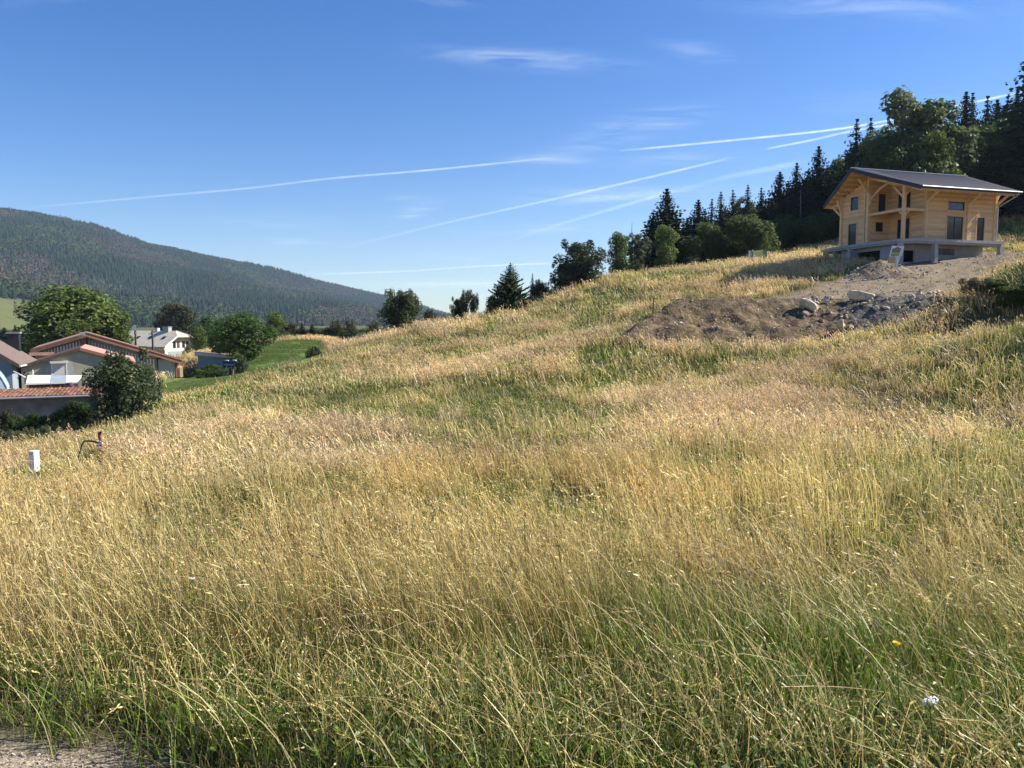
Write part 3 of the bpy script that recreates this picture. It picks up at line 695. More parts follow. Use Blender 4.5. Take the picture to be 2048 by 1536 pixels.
# ------------------------------------------------------------------ meadow grass
def blade_clump(seed, rad, n_green, n_straw, n_head, wid, hg, hs, lean=.24, gcol=((.05, .085, .02), (.14, .19, .045)), scol=((.32, .23, .07), (.88, .71, .30)), head=True, broad=0, brown=0, segs=4):
    r = np.random.default_rng(seed); V, F, C = [], [], []
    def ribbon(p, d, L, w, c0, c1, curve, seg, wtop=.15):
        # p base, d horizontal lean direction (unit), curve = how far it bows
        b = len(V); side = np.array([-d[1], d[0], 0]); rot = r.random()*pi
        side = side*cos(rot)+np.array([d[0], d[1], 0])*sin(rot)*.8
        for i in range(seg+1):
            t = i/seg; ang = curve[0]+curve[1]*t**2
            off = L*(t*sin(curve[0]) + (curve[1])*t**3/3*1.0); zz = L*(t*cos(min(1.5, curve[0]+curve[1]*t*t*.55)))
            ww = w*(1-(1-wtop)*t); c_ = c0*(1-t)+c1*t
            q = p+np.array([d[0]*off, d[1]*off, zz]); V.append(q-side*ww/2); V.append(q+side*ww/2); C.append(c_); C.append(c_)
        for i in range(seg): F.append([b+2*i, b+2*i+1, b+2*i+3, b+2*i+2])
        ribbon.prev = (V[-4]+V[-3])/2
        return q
    def dirn(bias):
        a = r.normal(pi, bias*1.25); return np.array([cos(a), sin(a)])
    g0, g1 = map(np.array, gcol); s0, s1 = map(np.array, scol)
    for i in range(n_green):
        a = r.random()*2*pi; q = rad*sqrt(r.random()); p = np.array([cos(a)*q, sin(a)*q, -.05]); c0 = g0+(g1-g0)*r.random(); L = hg*(.4+.7*r.random())
        if r.random() < .18: c0 = np.array([.22, .17, .07])*(.6+.7*r.random())
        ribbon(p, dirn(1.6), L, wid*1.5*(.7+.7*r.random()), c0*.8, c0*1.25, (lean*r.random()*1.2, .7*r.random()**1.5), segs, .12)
    for i in range(n_straw):
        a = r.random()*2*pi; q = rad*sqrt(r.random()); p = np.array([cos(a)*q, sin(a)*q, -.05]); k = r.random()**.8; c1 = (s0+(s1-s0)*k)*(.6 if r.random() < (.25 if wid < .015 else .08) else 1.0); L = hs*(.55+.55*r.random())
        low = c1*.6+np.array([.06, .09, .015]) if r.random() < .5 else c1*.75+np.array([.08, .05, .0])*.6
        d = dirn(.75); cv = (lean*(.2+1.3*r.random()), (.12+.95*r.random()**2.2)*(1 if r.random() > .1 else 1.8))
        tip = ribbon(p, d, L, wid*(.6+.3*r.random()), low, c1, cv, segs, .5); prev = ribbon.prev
        if head and i < n_head:
            # a drooping seed head: a row of small spikelets past the tip
            hl = (.09+.11*r.random())*hs/.8; m = 9 if wid < .006 else 4
            hd = (tip-prev)/max(1e-6, np.linalg.norm(tip-prev)) + np.array([d[0]*.25, d[1]*.25, -.35*r.random()]); hd /= np.linalg.norm(hd); hc = np.minimum(c1*.95+np.array([.05, .045, .02]), .9)
            if brown and r.random() < brown: hc = np.array([.13, .075, .05])*(.7+.8*r.random())
            for j in range(m):
                t = (j+.3)/m; cc = tip + hd*hl*t + np.array([0, 0, -.18*hl*t*t]); s = wid*(1.5-.7*t)*(1.25 if wid > .015 else 1)
                e = r.normal(size=3); e /= np.linalg.norm(e); b = len(V); ax = hd*.8+e*.45; sd = np.cross(hd, e); sd /= max(1e-6, np.linalg.norm(sd)); ln = hl/m*1.3
                V.extend([cc-ax*ln*.5, cc+sd*s*.5, cc+ax*ln*.6, cc-sd*s*.5]); C.extend([hc*(.8+.4*r.random())]*4); F.append([b, b+1, b+2, b+3])
    for i in range(broad):
        a = r.random()*2*pi; q = rad*sqrt(r.random()); h_ = hg*(.25+.55*r.random()); p = np.array([cos(a)*q, sin(a)*q, h_])
        c0 = (g0+(g1-g0)*r.random())*np.array([1.0, .95, .6]); nn = r.normal(size=(1, 3))*.5+np.array([[0, 0, 1]]); s = np.array([.012+.014*r.random()])*min(3.0, max(1.0, wid/.006))
        v, _ = quads_from(p[None], nn, s, 1.5, r); b = len(V); V.extend(list(v)); C.extend([c0]*4); F.append([b, b+1, b+2, b+3])
    return mesh_obj('k', [tuple(v) for v in V], F, M['grass'], col=np.array(C), unlinked=True)
def grass_layer(name, y0, y1, dens, rad, wid, ng, ns, hg, hs, label, seed, half=.86, jit=1.0, short=1.0, segs=4):
    pr = []
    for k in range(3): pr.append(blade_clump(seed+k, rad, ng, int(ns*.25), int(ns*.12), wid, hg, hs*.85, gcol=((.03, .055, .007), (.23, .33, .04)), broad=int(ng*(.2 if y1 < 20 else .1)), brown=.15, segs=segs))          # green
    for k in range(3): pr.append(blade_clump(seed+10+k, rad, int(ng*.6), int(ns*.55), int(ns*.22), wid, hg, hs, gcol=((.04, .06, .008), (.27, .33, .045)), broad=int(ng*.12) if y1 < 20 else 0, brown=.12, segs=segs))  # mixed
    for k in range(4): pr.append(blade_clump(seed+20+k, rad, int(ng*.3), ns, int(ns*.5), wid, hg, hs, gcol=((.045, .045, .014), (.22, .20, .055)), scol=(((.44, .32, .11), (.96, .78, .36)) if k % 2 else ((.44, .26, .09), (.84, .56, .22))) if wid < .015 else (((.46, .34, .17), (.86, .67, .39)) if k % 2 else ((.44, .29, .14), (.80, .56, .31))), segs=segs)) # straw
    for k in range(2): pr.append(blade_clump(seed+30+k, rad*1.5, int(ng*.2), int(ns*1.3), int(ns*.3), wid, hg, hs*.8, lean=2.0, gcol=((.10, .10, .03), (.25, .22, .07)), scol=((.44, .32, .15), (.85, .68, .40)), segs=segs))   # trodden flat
    pad = 4.0 if y1 < 40 else 6.0
    ya = .6 if y0 < 3 else y0; hx = half*y1+pad; n = int(2*hx*(y1-ya)*dens)
    yy = NR.uniform(ya, y1, n); xx = NR.uniform(-hx, hx, n); k_ = (abs(xx) < half*yy+pad) & ((yy > y0) | (abs(xx) > 2.6)); xx, yy = xx[k_], yy[k_]; n = len(xx)
    keep = (dirt_mask(xx, yy) < .45) & (path_mask(xx, yy) < .35) & (lawn_mask(xx, yy) < .5) & (not_built(xx, yy))
    keep &= ~((dirt_mask(xx, yy) > .08) & (NR.random(n) < .5))
    keep &= ~((fbm(xx, yy, 1.2, 311, 2) < .34) & (NR.random(n) < .6))
    xx, yy = xx[keep], yy[keep]; n = len(xx); zz = H(xx, yy)
    ga = green_amt(xx, yy) + NR.normal(0, .13, n)
    r = NR.random(n)
    ga = ga + .55*(fbm(xx, yy, .9 if y1 < 20 else 2.0, 303, 2) < .36)
    idx = np.where(ga > .66, (r*3).astype(int), np.where(ga > .40, 3+(r*3).astype(int), 6+(r*4).astype(int)))
    flat = (fbm(xx, yy, 2.6, 411, 3) > .66) & (ga < .6) & (yy > 6); idx = np.where(flat, 10+(r*2).astype(int), idx)
    fade = np.clip(sstep(105, 75, yy), .3, 1)
    tall = (.45+.7*fbm(xx, yy, 6, 91)+.45*(fbm(xx, yy, 1.3, 93, 2)-.4))*(1-.25*(ga > .66))*np.where(yy < 5, .62+.38*sstep(2.2, 5.0, yy), 1)*short
    sc = NR.uniform(.8, 1.25, n); scl = np.stack([sc, sc, sc*tall], 1)
    rot = np.stack([NR.normal(0, .10, n), NR.normal(0, .10, n), NR.normal(0, .55, n)], 1)
    tv = (.52+.96*fbm(xx, yy, 4, 23))*NR.uniform(.75, 1.25, n)
    tv = tv*(1.0 if y1 < 7 else 1.08 if y1 < 20 else 1.06)  # farther layers tinted lighter, the look of sunlit heads put into the colour
    warm = fbm(xx, yy, 14, 29)*.6+.4*fbm(xx, yy, 3.5, 37)
    tint = np.stack([tv*(.98+.10*(warm-.5)), tv*(1.0-.04*(warm-.5)), tv*(1.0-.35*(warm-.5))], 1)
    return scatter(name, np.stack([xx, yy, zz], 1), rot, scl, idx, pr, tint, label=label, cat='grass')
BUILT = []    # rectangles (cx, cy, half-x, half-y, angle) where nothing grows
def not_built(x, y):
    k = np.ones(np.shape(x), bool)
    for cx, cy, hx, hy, a in BUILT:
        u = (x-cx)*cos(a)+(y-cy)*sin(a); v = -(x-cx)*sin(a)+(y-cy)*cos(a); k &= ~((abs(u) < hx) & (abs(v) < hy))
    return k
# ------------------------------------------------------------------ the timber chalet on its concrete base
CH0 = (35.186, 70.0, 9.06); CHR = pi/2-1.269
BUILT.append((CH0[0]+5.2*cos(CHR)-4*sin(CHR), 70+5.2*sin(CHR)+4*cos(CHR), 5.6, 5.0, CHR))
def chalet():
    root = thing('timber_house', 'new pale timber chalet with dark metal roof, on a grey concrete base above bare earth', 'house', CH0, CHR)
    Wd, Ld, A1, B1 = 10.7, 8.0, 2.4, 4.2
    rid_y = 3.8; z_e = 4.28; z_r = 6.74; slope = (z_r-z_e)/(rid_y+2.4)
    def roofz(y): return (z_e + slope*(y+2.4) if y < rid_y else z_r - slope*(y-rid_y)) - .30
    row = .21
    def wall_rows(mb, kind, fixed, s0, s1, openings, zb=0.0, ztop=None):
        """horizontal boards; kind 'f' faces -Y (s = x), 'l' faces -X (s = y)"""
        k = 0; z = zb
        while z < 7:
            z1 = z+row-.012
            # limits under the roof slope
            if kind == 'f':
                top = roofz(fixed); segs = [(s0, s1)] if z1 <= top+.1 else []
            else:
                lo, hi = s0, s1
                if z1 > roofz(s0): lo = max(s0, (z1+.30-z_e)/slope-2.4)
                if z1 > roofz(s1): hi = min(s1, rid_y+(z_r-z1-.30)/slope)
                segs = [(lo, hi)] if hi-lo > .15 else []
            for (a, b_, c0, c1) in openings:
                ns = []
                for (p, q) in segs:
                    if z1 > c0+.02 and z < c1-.02 and q > a and p < b_:
                        if a-p > .02: ns.append((p, a))
                        if q-b_ > .02: ns.append((b_, q))
                    else: ns.append((p, q))
                segs = ns
            d = .006*(k % 2)
            for p, q in segs:
                if kind == 'f': mb.box(p, fixed-d, z, q, fixed+.16, z1)
                else: mb.box(fixed-d, p, z, fixed+.16, q, z1)
            z += row; k += 1
            if not segs and z > 3: break
    front_open = [(4.95, 6.85, 0, 2.18), (5.0, 6.95, 2.75, 3.52), (8.5, 9.4, .08, 2.18)]
    left_open = [(5.8, 6.9, 0, 2.05), (5.65, 6.7, 3.35, 4.6)]
    inner_l_open = [(1.7, 3.2, 0, 2.15), (1.7, 3.2, 2.8, 4.75)]     # wall facing the loggia from the right
    inner_f_open = [(.75, 1.65, 1.1, 2.0), (1.0, 1.85, 2.8, 4.65)]
    mb = MB(); wall_rows(mb, 'f', 0.0, A1, Wd, front_open); mb.build('front_wall', M['boards'], root)
    mb = MB(); wall_rows(mb, 'l', 0.0, B1, Ld, left_open); mb.build('gable_wall', M['boards'], root)
    mb = MB(); wall_rows(mb, 'l', A1, 0.0, B1, inner_l_open); mb.build('loggia_side_wall', M['boards'], root)
    mb = MB(); wall_rows(mb, 'f', B1, 0.16, A1-.01, inner_f_open); mb.build('loggia_back_wall', M['boards'], root)
    # far walls, so that the house is closed from every side
    mb = MB(); mb.box(Wd-.16, .16, 0, Wd, Ld, 4.9); mb.box(0.16, Ld-.16, 0, Wd-.16, Ld, 4.9)
    mb.prism([(.0, 4.9), (Ld, 4.9), (Ld, roofz(Ld)), (rid_y, roofz(rid_y)-.02), (0, roofz(0))], 0, Wd-.16, Wd); mb.build('back_wall', M['boards'], root)
    MB().box(.2, .2, -.01, Wd-.2, Ld-.2, .02).box(A1+.2, .3, 2.55, Wd-.2, Ld-.2, 2.7).build('floor', M['timber'], root)
    # corner and mid posts of the log walls
    def post(x, y, w, z1, name='pilaster'): return MB().box(x-w/2, y-w/2, 0, x+w/2, y+w/2, z1).build(name, M['timber_beam'], root)
    post(A1+.10, -.02, .30, roofz(0)+.02); post(7.35, -.03, .26, roofz(0)+.02); post(Wd-.08, -.02, .28, roofz(0)+.02)
    post(-.02, B1+.12, .30, roofz(B1)-.1); post(-.02, Ld-.10, .26, roofz(Ld)+.02); post(-.02, 4.75, .20, roofz(4.7)-.1)
    # windows and doors: frame, leaf, casing set proud of the boards
    def opening(kind, fixed, o, name, parts=1):
        a, b_, c0, c1 = o
        def B(mb_, s0, s1, z0, z1, d0, d1):
            if kind == 'f': mb_.box(s0, fixed+d0, z0, s1, fixed+d1, z1)
            else: mb_.box(fixed+d0, s0, z0, fixed+d1, s1, z1)
        f = MB(); t = .07
        B(f, a, a+t, c0, c1, .03, .10); B(f, b_-t, b_, c0, c1, .03, .10); B(f, a+t, b_-t, c1-t, c1, .03, .10); B(f, a+t, b_-t, c0, c0+t, .03, .10)
        for k in range(1, parts):
            m = a+(b_-a)*k/parts; B(f, m-.035, m+.035, c0+t, c1-t, .03, .10)
        fr = f.build(name, M['frame_dark'], root)
        p = MB(); B(p, a+t, b_-t, c0+t, c1-t, .06, .08); p.build('pane', M['glass'], fr)
        cs = MB(); w = .11
        B(cs, a-w, a, c0, c1, -.05, .0); B(cs, b_, b_+w, c0, c1, -.05, .0); B(cs, a-w, b_+w, c1, c1+w, -.05, .0)
        if c0 > .3: B(cs, a-w, b_+w, c0-w, c0, -.05, .0)
        cs.build('casing', M['trim_wood'], fr)
        return fr
    for o, nm, k in zip(front_open, ('door', 'window', 'window'), (2, 1, 1)): opening('f', 0.0, o, nm, k)
    for o, nm in zip(left_open, ('door', 'window')): opening('l', 0.0, o, nm)
    for o, nm in zip(inner_l_open, ('door', 'door')): opening('l', A1, o, nm, 2)
    for o, nm in zip(inner_f_open, ('window', 'door')): opening('f', B1, o, nm)
    # corner post of the loggia, balcony beams, braces
    post(0, 0, .26, roofz(0)+.05, 'corner_post')
    b = MB()
    b.box(-.12, .14, 2.50, .12, B1, 2.72).box(.14, -.12, 2.50, A1, .12, 2.72).build('balcony_beam', M['timber_beam'], root)
    MB().box(.13, .13, 2.70, A1-.01, B1-.01, 2.78).build('balcony_floor', M['timber'], root)
    b = MB()
    b.bar((0, 0, 2.0), (0, .55, 2.55), .14); b.build('brace', M['timber_beam'], root)
    MB().bar((0, 0, 2.0), (.6, 0, 2.55), .14).build('brace', M['timber_beam'], root)
    MB().bar((0, .1, 3.7), (0, 1.2, 4.75), .17).build('brace', M['timber_beam'], root)
    MB().bar((.1, 0, 3.9), (1.0, 0, 4.75), .17).build('brace', M['timber_beam'], root)
    MB().bar((0, 0, 4.75), (0, B1+.1, roofz(B1)-.25), .2).build('roof_beam', M['timber_beam'], root)
    MB().tube([(0, 1.0, 4.95), (0, 2.0, 5.25), (0, 3.0, 4.9), (0, B1-.1, 4.1)], .11, 4).build('curved_brace', M['timber_beam'], root)
    MB().bar((0, 0, 4.68), (A1, 0, 4.72), .2).build('roof_beam', M['timber_beam'], root)
    MB().bar((0, B1-.05, 3.6), (0, B1-.05, 4.6), .18).build('hanging_post', M['timber_beam'], root)
    # roof brackets: front ones carry the eave, gable ones the verge
    for x in (A1+.1, 7.35, Wd-.08):
        m_ = MB(); m_.bar((x, -.1, 3.35), (x, -1.5, 4.28), .17); m_.bar((x, 0, 4.33), (x, -1.9, 4.33), .17); m_.build('bracket', M['timber_beam'], root)
    m_ = MB(); m_.bar((Wd, .1, 3.5), (Wd+.5, .1, 4.45), .15); m_.build('bracket', M['timber_beam'], root)
    for y, zz in ((Ld-.1, roofz(Ld)-.2), (4.3, roofz(4.3)-.25)):
        m_ = MB(); m_.bar((-.1, y, zz-1.3), (-1.3 if y < 6 else -.6, y, zz), .17); m_.build('bracket', M['timber_beam'], root)
    m_ = MB(); m_.bar((0, Ld, 3.0), (0, Ld+1.2, 4.0), .17).bar((0, Ld-.1, 4.2), (0, Ld+1.6, 4.0), .17); m_.build('bracket', M['timber_beam'], root)
    # roof: two slopes whose gable ends run out to a point at the ridge
    yb = 10.0; z_b = z_r-slope*(yb-rid_y)
    N_, F_ = (-.5, -2.4, z_e), (-.5, yb, z_b)
    Rl, Rr = (-2.6, rid_y, z_r), (11.15, rid_y, z_r)
    N2_, F2_ = (10.75, -2.4, z_e), (10.75, yb, z_b)
    def slab(name, pts, t0, t1, mat):
        m_ = MB(); up = [(p[0], p[1], p[2]+t1) for p in pts]; dn = [(p[0], p[1], p[2]+t0) for p in pts]
        m_.add(dn+up, [[3, 2, 1, 0], [4, 5, 6, 7]]+[[i, (i+1) % 4, 4+(i+1) % 4, 4+i] for i in range(4)]); return m_.build(name, mat, root)
    def shrink(pts, k):
        cx = sum(p[0] for p in pts)/4
        return [(p[0]+(k if p[0] < cx else -k), p[1], p[2]) for p in pts]
    near = [N_, N2_, Rr, Rl]; far = [Rl, Rr, F2_, F_]
    slab('soffit', shrink(near, .05), -.28, -.22, M['soffit']); slab('soffit', shrink(far, .05), -.28, -.22, M['soffit'])
    slab('roof_structure', near, -.219, -.02, M['roof_edge']); slab('roof_structure', far, -.219, -.02, M['roof_edge'])
    rn = slab('roof_sheet', [(p[0]-.06 if p[0] < 5 else p[0]+.06, p[1]-(.06 if p[1] < 0 else 0), p[2]) for p in near], -.018, .03, M['roof_dark'])
    slab('roof_sheet', [(p[0]-.06 if p[0] < 5 else p[0]+.06, p[1]+(.06 if p[1] > 6 else 0), p[2]) for p in far], -.018, .03, M['roof_dark'])
    # standing seams, as far as they can be told apart
    for i in range(27):
        x = -.3+i*.41; x0 = x
        MB().bar((x0, -2.42, z_e+.035), (x0, rid_y-.05, z_r+.02), .03, .03).build('seam', M['roof_edge'], rn)
    # verge boards (dark, deep) and white ridge cap, gutter, downpipe
    for p, q in ((N_, Rl), (Rl, F_), (N2_, Rr), (Rr, F2_)):
        MB().bar((p[0]-.05 if p[0] < 5 else p[0]+.05, p[1], p[2]-.13), (q[0]-.05 if q[0] < 5 else q[0]+.05, q[1], q[2]-.13), .05, .34).build('verge_board', M['roof_edge'], root)
    MB().bar((-2.66, rid_y, z_r+.06), (11.2, rid_y, z_r+.06), .22, .06).build('ridge_cap', M['zinc'], root)
    MB().tube([(-.5, -2.50, z_e-.04), (10.85, -2.50, z_e-.04)], .06, 8).build('gutter', M['zinc'], root)
    MB().tube([(10.5, -2.48, z_e-.05), (10.5, -2.3, z_e-.35), (Wd+.05, -.2, 3.2), (Wd+.05, -.2, -.1)], .05, 7).build('downpipe', M['zinc'], root)
    # purlins showing under the overhang
    for y, zz in ((1.2, 0), (rid_y, 0), (6.4, 0)):
        MB().box(-1.4 if y == rid_y else -.9, y-.1, roofz(y)-.24, .2, y+.1, roofz(y)-.02).build('purlin', M['timber_beam'], root)
    for i in range(22):
        x = -.35+i*.5
        MB().bar((x, -2.3, z_e-.36), (x, -.02, z_e-.36+slope*2.28), .08, .14).build('rafter', M['timber_beam'], root)
    for i in range(8):
        t = (i+.5)/8; y = rid_y+t*(yb-rid_y-.3)
        MB().box(-2.3+1.8*t, y-.05, z_r-slope*(y-rid_y)-.42, -.02, y+.05, z_r-slope*(y-rid_y)-.29).build('rafter', M['timber_beam'], root)
    # terrace slab, piers and basement
    deck = [(.95, -.75), (Wd+.45, -.75), (Wd+.45, 11.4), (.45, 11.4), (-.45, 8.6), (-.32, .25)]
    MB().prism(deck, 2, -.26, -.012).build('terrace_slab', M['concrete'], root)
    ins = [(1.05, -.55), (Wd+.3, -.55), (Wd+.3, 11.2), (.55, 11.2), (-.3, 8.6), (-.2, .35)]
    MB().prism(ins, 2, -.42, -.26).build('slab_beam', M['concrete'], root)
    for x, y in ((-.02, .2), (3.25, -.45), (Wd+.25, -.45), (-.12, 6.4), (.75, 11.0), (.3, 9.0)):
        MB().box(x-.19, y-.19, -4.2, x+.19, y+.19, -.42).build('pier', M['concrete'], root)
    def bwall(kind, fixed, s0, s1, ops, z0=-4.2, z1=-.42):
        m_ = MB(); xs = sorted({s0, s1, *[o[0] for o in ops], *[o[1] for o in ops]})
        for p, q in zip(xs[:-1], xs[1:]):
            zs = [(z0, z1)]
            for o in ops:
                if p >= o[0]-1e-6 and q <= o[1]+1e-6: zs = [(z0, o[2]), (o[3], z1)]
            for c0, c1 in zs:
                if c1-c0 < .03: continue
                if kind == 'f': m_.box(p, fixed, c0, q, fixed+.2, c1)
                else: m_.box(fixed, p, c0, fixed+.2, q, c1)
        return m_
    bw = bwall('f', 1.1, .7, Wd-.1, [(1.0, 2.5, -2.0, -.9), (5.1, 7.2, -1.25, -.62)]); bw.build('basement_wall', M['concrete'], root)
    bwall('l', .5, 1.1, 8.4, [(3.2, 6.2, -2.1, -.75)]).build('basement_wall', M['concrete'], root)
    MB().box(.75, 3.6, -4.2, Wd-.1, 3.8, -.43).build('basement_shade_panel', M['void'], root)  # near-black panel painted as the shade seen through the basement openings
    gr = MB().box(5.1, 1.18, -1.25, 7.2, 1.22, -.62).build('basement_grille', M['grey_metal'], root)
    for i in range(14): MB().box(5.15+i*.15, 1.12, -1.24, 5.19+i*.15, 1.17, -.63).build('grille_bar', M['concrete_old'], gr)
    return root
chalet()

# ------------------------------------------------------------------ generic pieces for the houses in the valley
def gable_wall(root, name, mat, x0, x1, y, zb, pts, thick=.25):
    """wall polygon in the x-z plane; pts = roof line from left to right"""
    poly = [(x0, zb)]+[(x1, zb)]+[(a, b_) for a, b_ in reversed(pts)]
    return MB().prism(poly, 1, y, y+thick).build(name, mat, root)
def slope_slab(root, name, mat, p, q, y0, y1, t):
    (xa, za), (xb, zb) = p, q
    return MB().prism([(xa, za-t), (xb, zb-t), (xb, zb), (xa, za)], 1, y0, y1).build(name, mat, root)

def barn():
    Y = 83.0; zb = -4.75; A = R(29); rx, X, Z = frame(173, Y, A, zb)
    root = thing('barn', 'long low barn with rose roof edges and white slatted gable, behind the leafy bush', 'barn', (rx, Y, zb), A)
    BUILT.append((rx-3, Y+7, 9.5, 8.5, A))
    lE, rE = (X(58), Z(699, 58)), (X(361), Z(721, 361)); rg = (0, Z(666))
    # wall body
    gable_wall(root, 'wall', M['render_beige'], X(66), X(312), .5, 0, [(X(66), Z(704, 66)), (0, Z(672)), (X(312), Z(712, 312))])
    slope_slab(root, 'roof', M['roof_rose'], lE, rg, -.6, 16, .30); slope_slab(root, 'roof', M['roof_rose'], rg, rE, -.6, 16, .30)
    MB().prism([(lE[0], lE[1]-.42), (0, rg[1]-.42), (0, rg[1]+.03), (lE[0], lE[1]+.03)], 1, -.72, -.61).build('verge_board', M['fascia_brown'], root)
    MB().prism([(0, rg[1]-.42), (rE[0], rE[1]-.42), (rE[0], rE[1]+.03), (0, rg[1]+.03)], 1, -.72, -.61).build('verge_board', M['fascia_red'], root)
    MB().prism([(0, rg[1]+.031), (rE[0], rE[1]+.031), (rE[0], rE[1]+.14), (0, rg[1]+.14)], 1, -.78, -.3).build('verge_cap', M['roof_rose'], root)
    MB().box(lE[0]-.1, -.78, lE[1]-.62, X(105), -.1, lE[1]-.30).build('gutter_box', M['roof_rose'], root)
    MB().box(X(160), -.72, Z(672), X(172), -.25, Z(664)).build('ridge_box', M['grey_metal'], root)
    MB().box(X(160), -.4, Z(697), X(171), .49, Z(672)+.0).build('brick_pillar', M['brick_red'], root)
    # white vertical slats with dark gaps, left and right of the pillar
    lb = MB().prism([(X(84), Z(706, 84)), (X(159), Z(706, 159)), (X(159), Z(680, 159)), (X(84), Z(703, 84))], 1, .30, .499).build('slat_backing', M['shed_blue'], root)
    i = 0; px = 86.0
    while px < 158:
        t = (px-62)/111; zt = Z(699-t*31, px)-.45
        MB().box(X(px), .16, Z(707, px), X(px+3.0), .299, zt).build('slat', M['white_paint'], root); px += 6.3
    MB().prism([(X(174), Z(700, 174)), (X(308), Z(738, 308)), (X(308), Z(712, 308)), (X(174), Z(675, 174))], 1, .30, .499).build('slat_backing', M['concrete'], root)
    px = 175.0
    while px < 306:
        t = (px-173)/188; zt = Z(668+t*54, px)-.72
        MB().box(X(px), .16, zt-1.55 if px > 180 else zt-1.3, X(px+2.6), .299, zt).build('slat', M['white_paint'], root); px += 6.1
    MB().prism([(X(172), Z(697, 172)), (X(250), Z(716, 250)), (X(250), Z(708, 250)), (X(172), Z(690, 172))], 1, -.1, .15).build('sill_board', M['roof_rose'], root)
    # open bay at the right end with a pale sliding door
    MB().box(X(290), 1.6, 0, X(352), 1.8, Z(719, 352)).build('bay_wall', M['brown_wood'], root)
    MB().prism([(X(290), Z(702, 290)), (X(356), Z(722, 356)), (X(356), Z(716, 356)), (X(290), Z(697, 290))], 1, .2, .4).build('lintel_board', M['brown_wood'], root)
    MB().box(X(314), .55, .02, X(347.5), .65, Z(718.5, 352)).build('sliding_door', M['door_blue'], root)
    MB().box(X(348), .2, 0, X(352), 1.6, Z(722, 352)).build('pillar', M['brick_red'], root)
    MB().box(X(353), .6, 0, X(356.5), 1.5, Z(724, 352)).build('pillar', M['offwhite'], root)
    MB().box(X(356.6), .3, 0, X(363), 2.2, Z(735, 352)).build('end_wall', M['yellow_render'], root)
    MB().box(X(348), 1.8, 0, X(352), 15.8, Z(721, 352)).build('side_wall', M['brown_wood'], root)
    MB().box(X(66), 15.5, 0, X(352), 15.75, Z(712)).build('rear_wall', M['brown_wood'], root)
    return root
barn()

def annex():
    Y = 65.0; zb = -5.2; A = R(27); rx, X, Z = frame(158, Y, A, zb)
    root = thing('annex', 'beige rendered annex with a brown gable roof and a half closed roller shutter', 'house', (rx, Y, zb), A)
    BUILT.append((rx-2.5, Y+5, 6, 6, A))
    lE, rE, rg = (X(16), Z(738, 16)), (X(268), Z(724, 268)), (0, Z(695))
    gable_wall(root, 'wall', M['render_beige'], X(37), X(256), 0, -.3, [(X(37), Z(736, 37)), (0, Z(701)), (X(256), Z(726, 256))])
    slope_slab(root, 'roof', M['fascia_brown'], lE, rg, -.2, 11, .16); slope_slab(root, 'roof', M['roof_rose'], rg, rE, -.2, 11, .16)
    MB().prism([(lE[0], lE[1]-.22), (0, rg[1]-.22), (0, rg[1]+.01), (lE[0], lE[1]+.01)], 1, -.27, -.201).build('verge_board', M['brown_wood'], root)
    MB().prism([(0, rg[1]-.24), (rE[0], rE[1]-.24), (rE[0], rE[1]+.01), (0, rg[1]+.01)], 1, -.27, -.201).build('verge_board', M['fascia_red'], root)
    MB().box(X(37), .25, 0, X(37)+.25, 10.5, Z(738, 37)).build('side_wall', M['render_beige'], root)
    MB().box(X(256)-.25, .25, 0, X(256), 10.5, Z(728, 256)).build('side_wall', M['render_beige'], root)
    w = MB().box(X(97.5), -.06, Z(756), X(100), .0, Z(726)).box(X(127.5), -.06, Z(756), X(130), .0, Z(726)).box(X(100), -.06, Z(756), X(127.5), .0, Z(754.5)).build('window', M['white_paint'], root)
    MB().box(X(96.5), -.34, Z(725.5), X(131), .0, Z(721.5)).build('shutter_box', M['offwhite'], w)
    MB().box(X(100), -.035, Z(749), X(127.5), -.003, Z(725.6)).build('roller_shutter', M['offwhite'], w)
    MB().box(X(100), -.02, Z(754.5), X(127.5), -.002, Z(749)).build('pane', M['glass'], w)
    MB().tube([(X(60.5), -.12, Z(753)), (X(60.5), -.12, Z(737))], .05, 6).build('downpipe', M['white_paint'], root)
    MB().bar((X(40), -.05, Z(748)), (X(48), -.4, Z(739)), .08).build('brace', M['brown_wood'], root)
    # grey patches of fresh render round the window
    MB().prism([(X(88), Z(753, 88)), (X(97), Z(753, 97)), (X(97), Z(731, 97)), (X(92), Z(729, 92)), (X(87), Z(738, 87))], 1, -.012, -.001).build('render_patch', M['concrete'], root)
    MB().prism([(X(131), Z(753, 131)), (X(140), Z(753, 140)), (X(144), Z(738, 144)), (X(139), Z(725, 139)), (X(131), Z(723, 131))], 1, -.012, -.001).build('render_patch', M['concrete'], root)
    return root
annex()

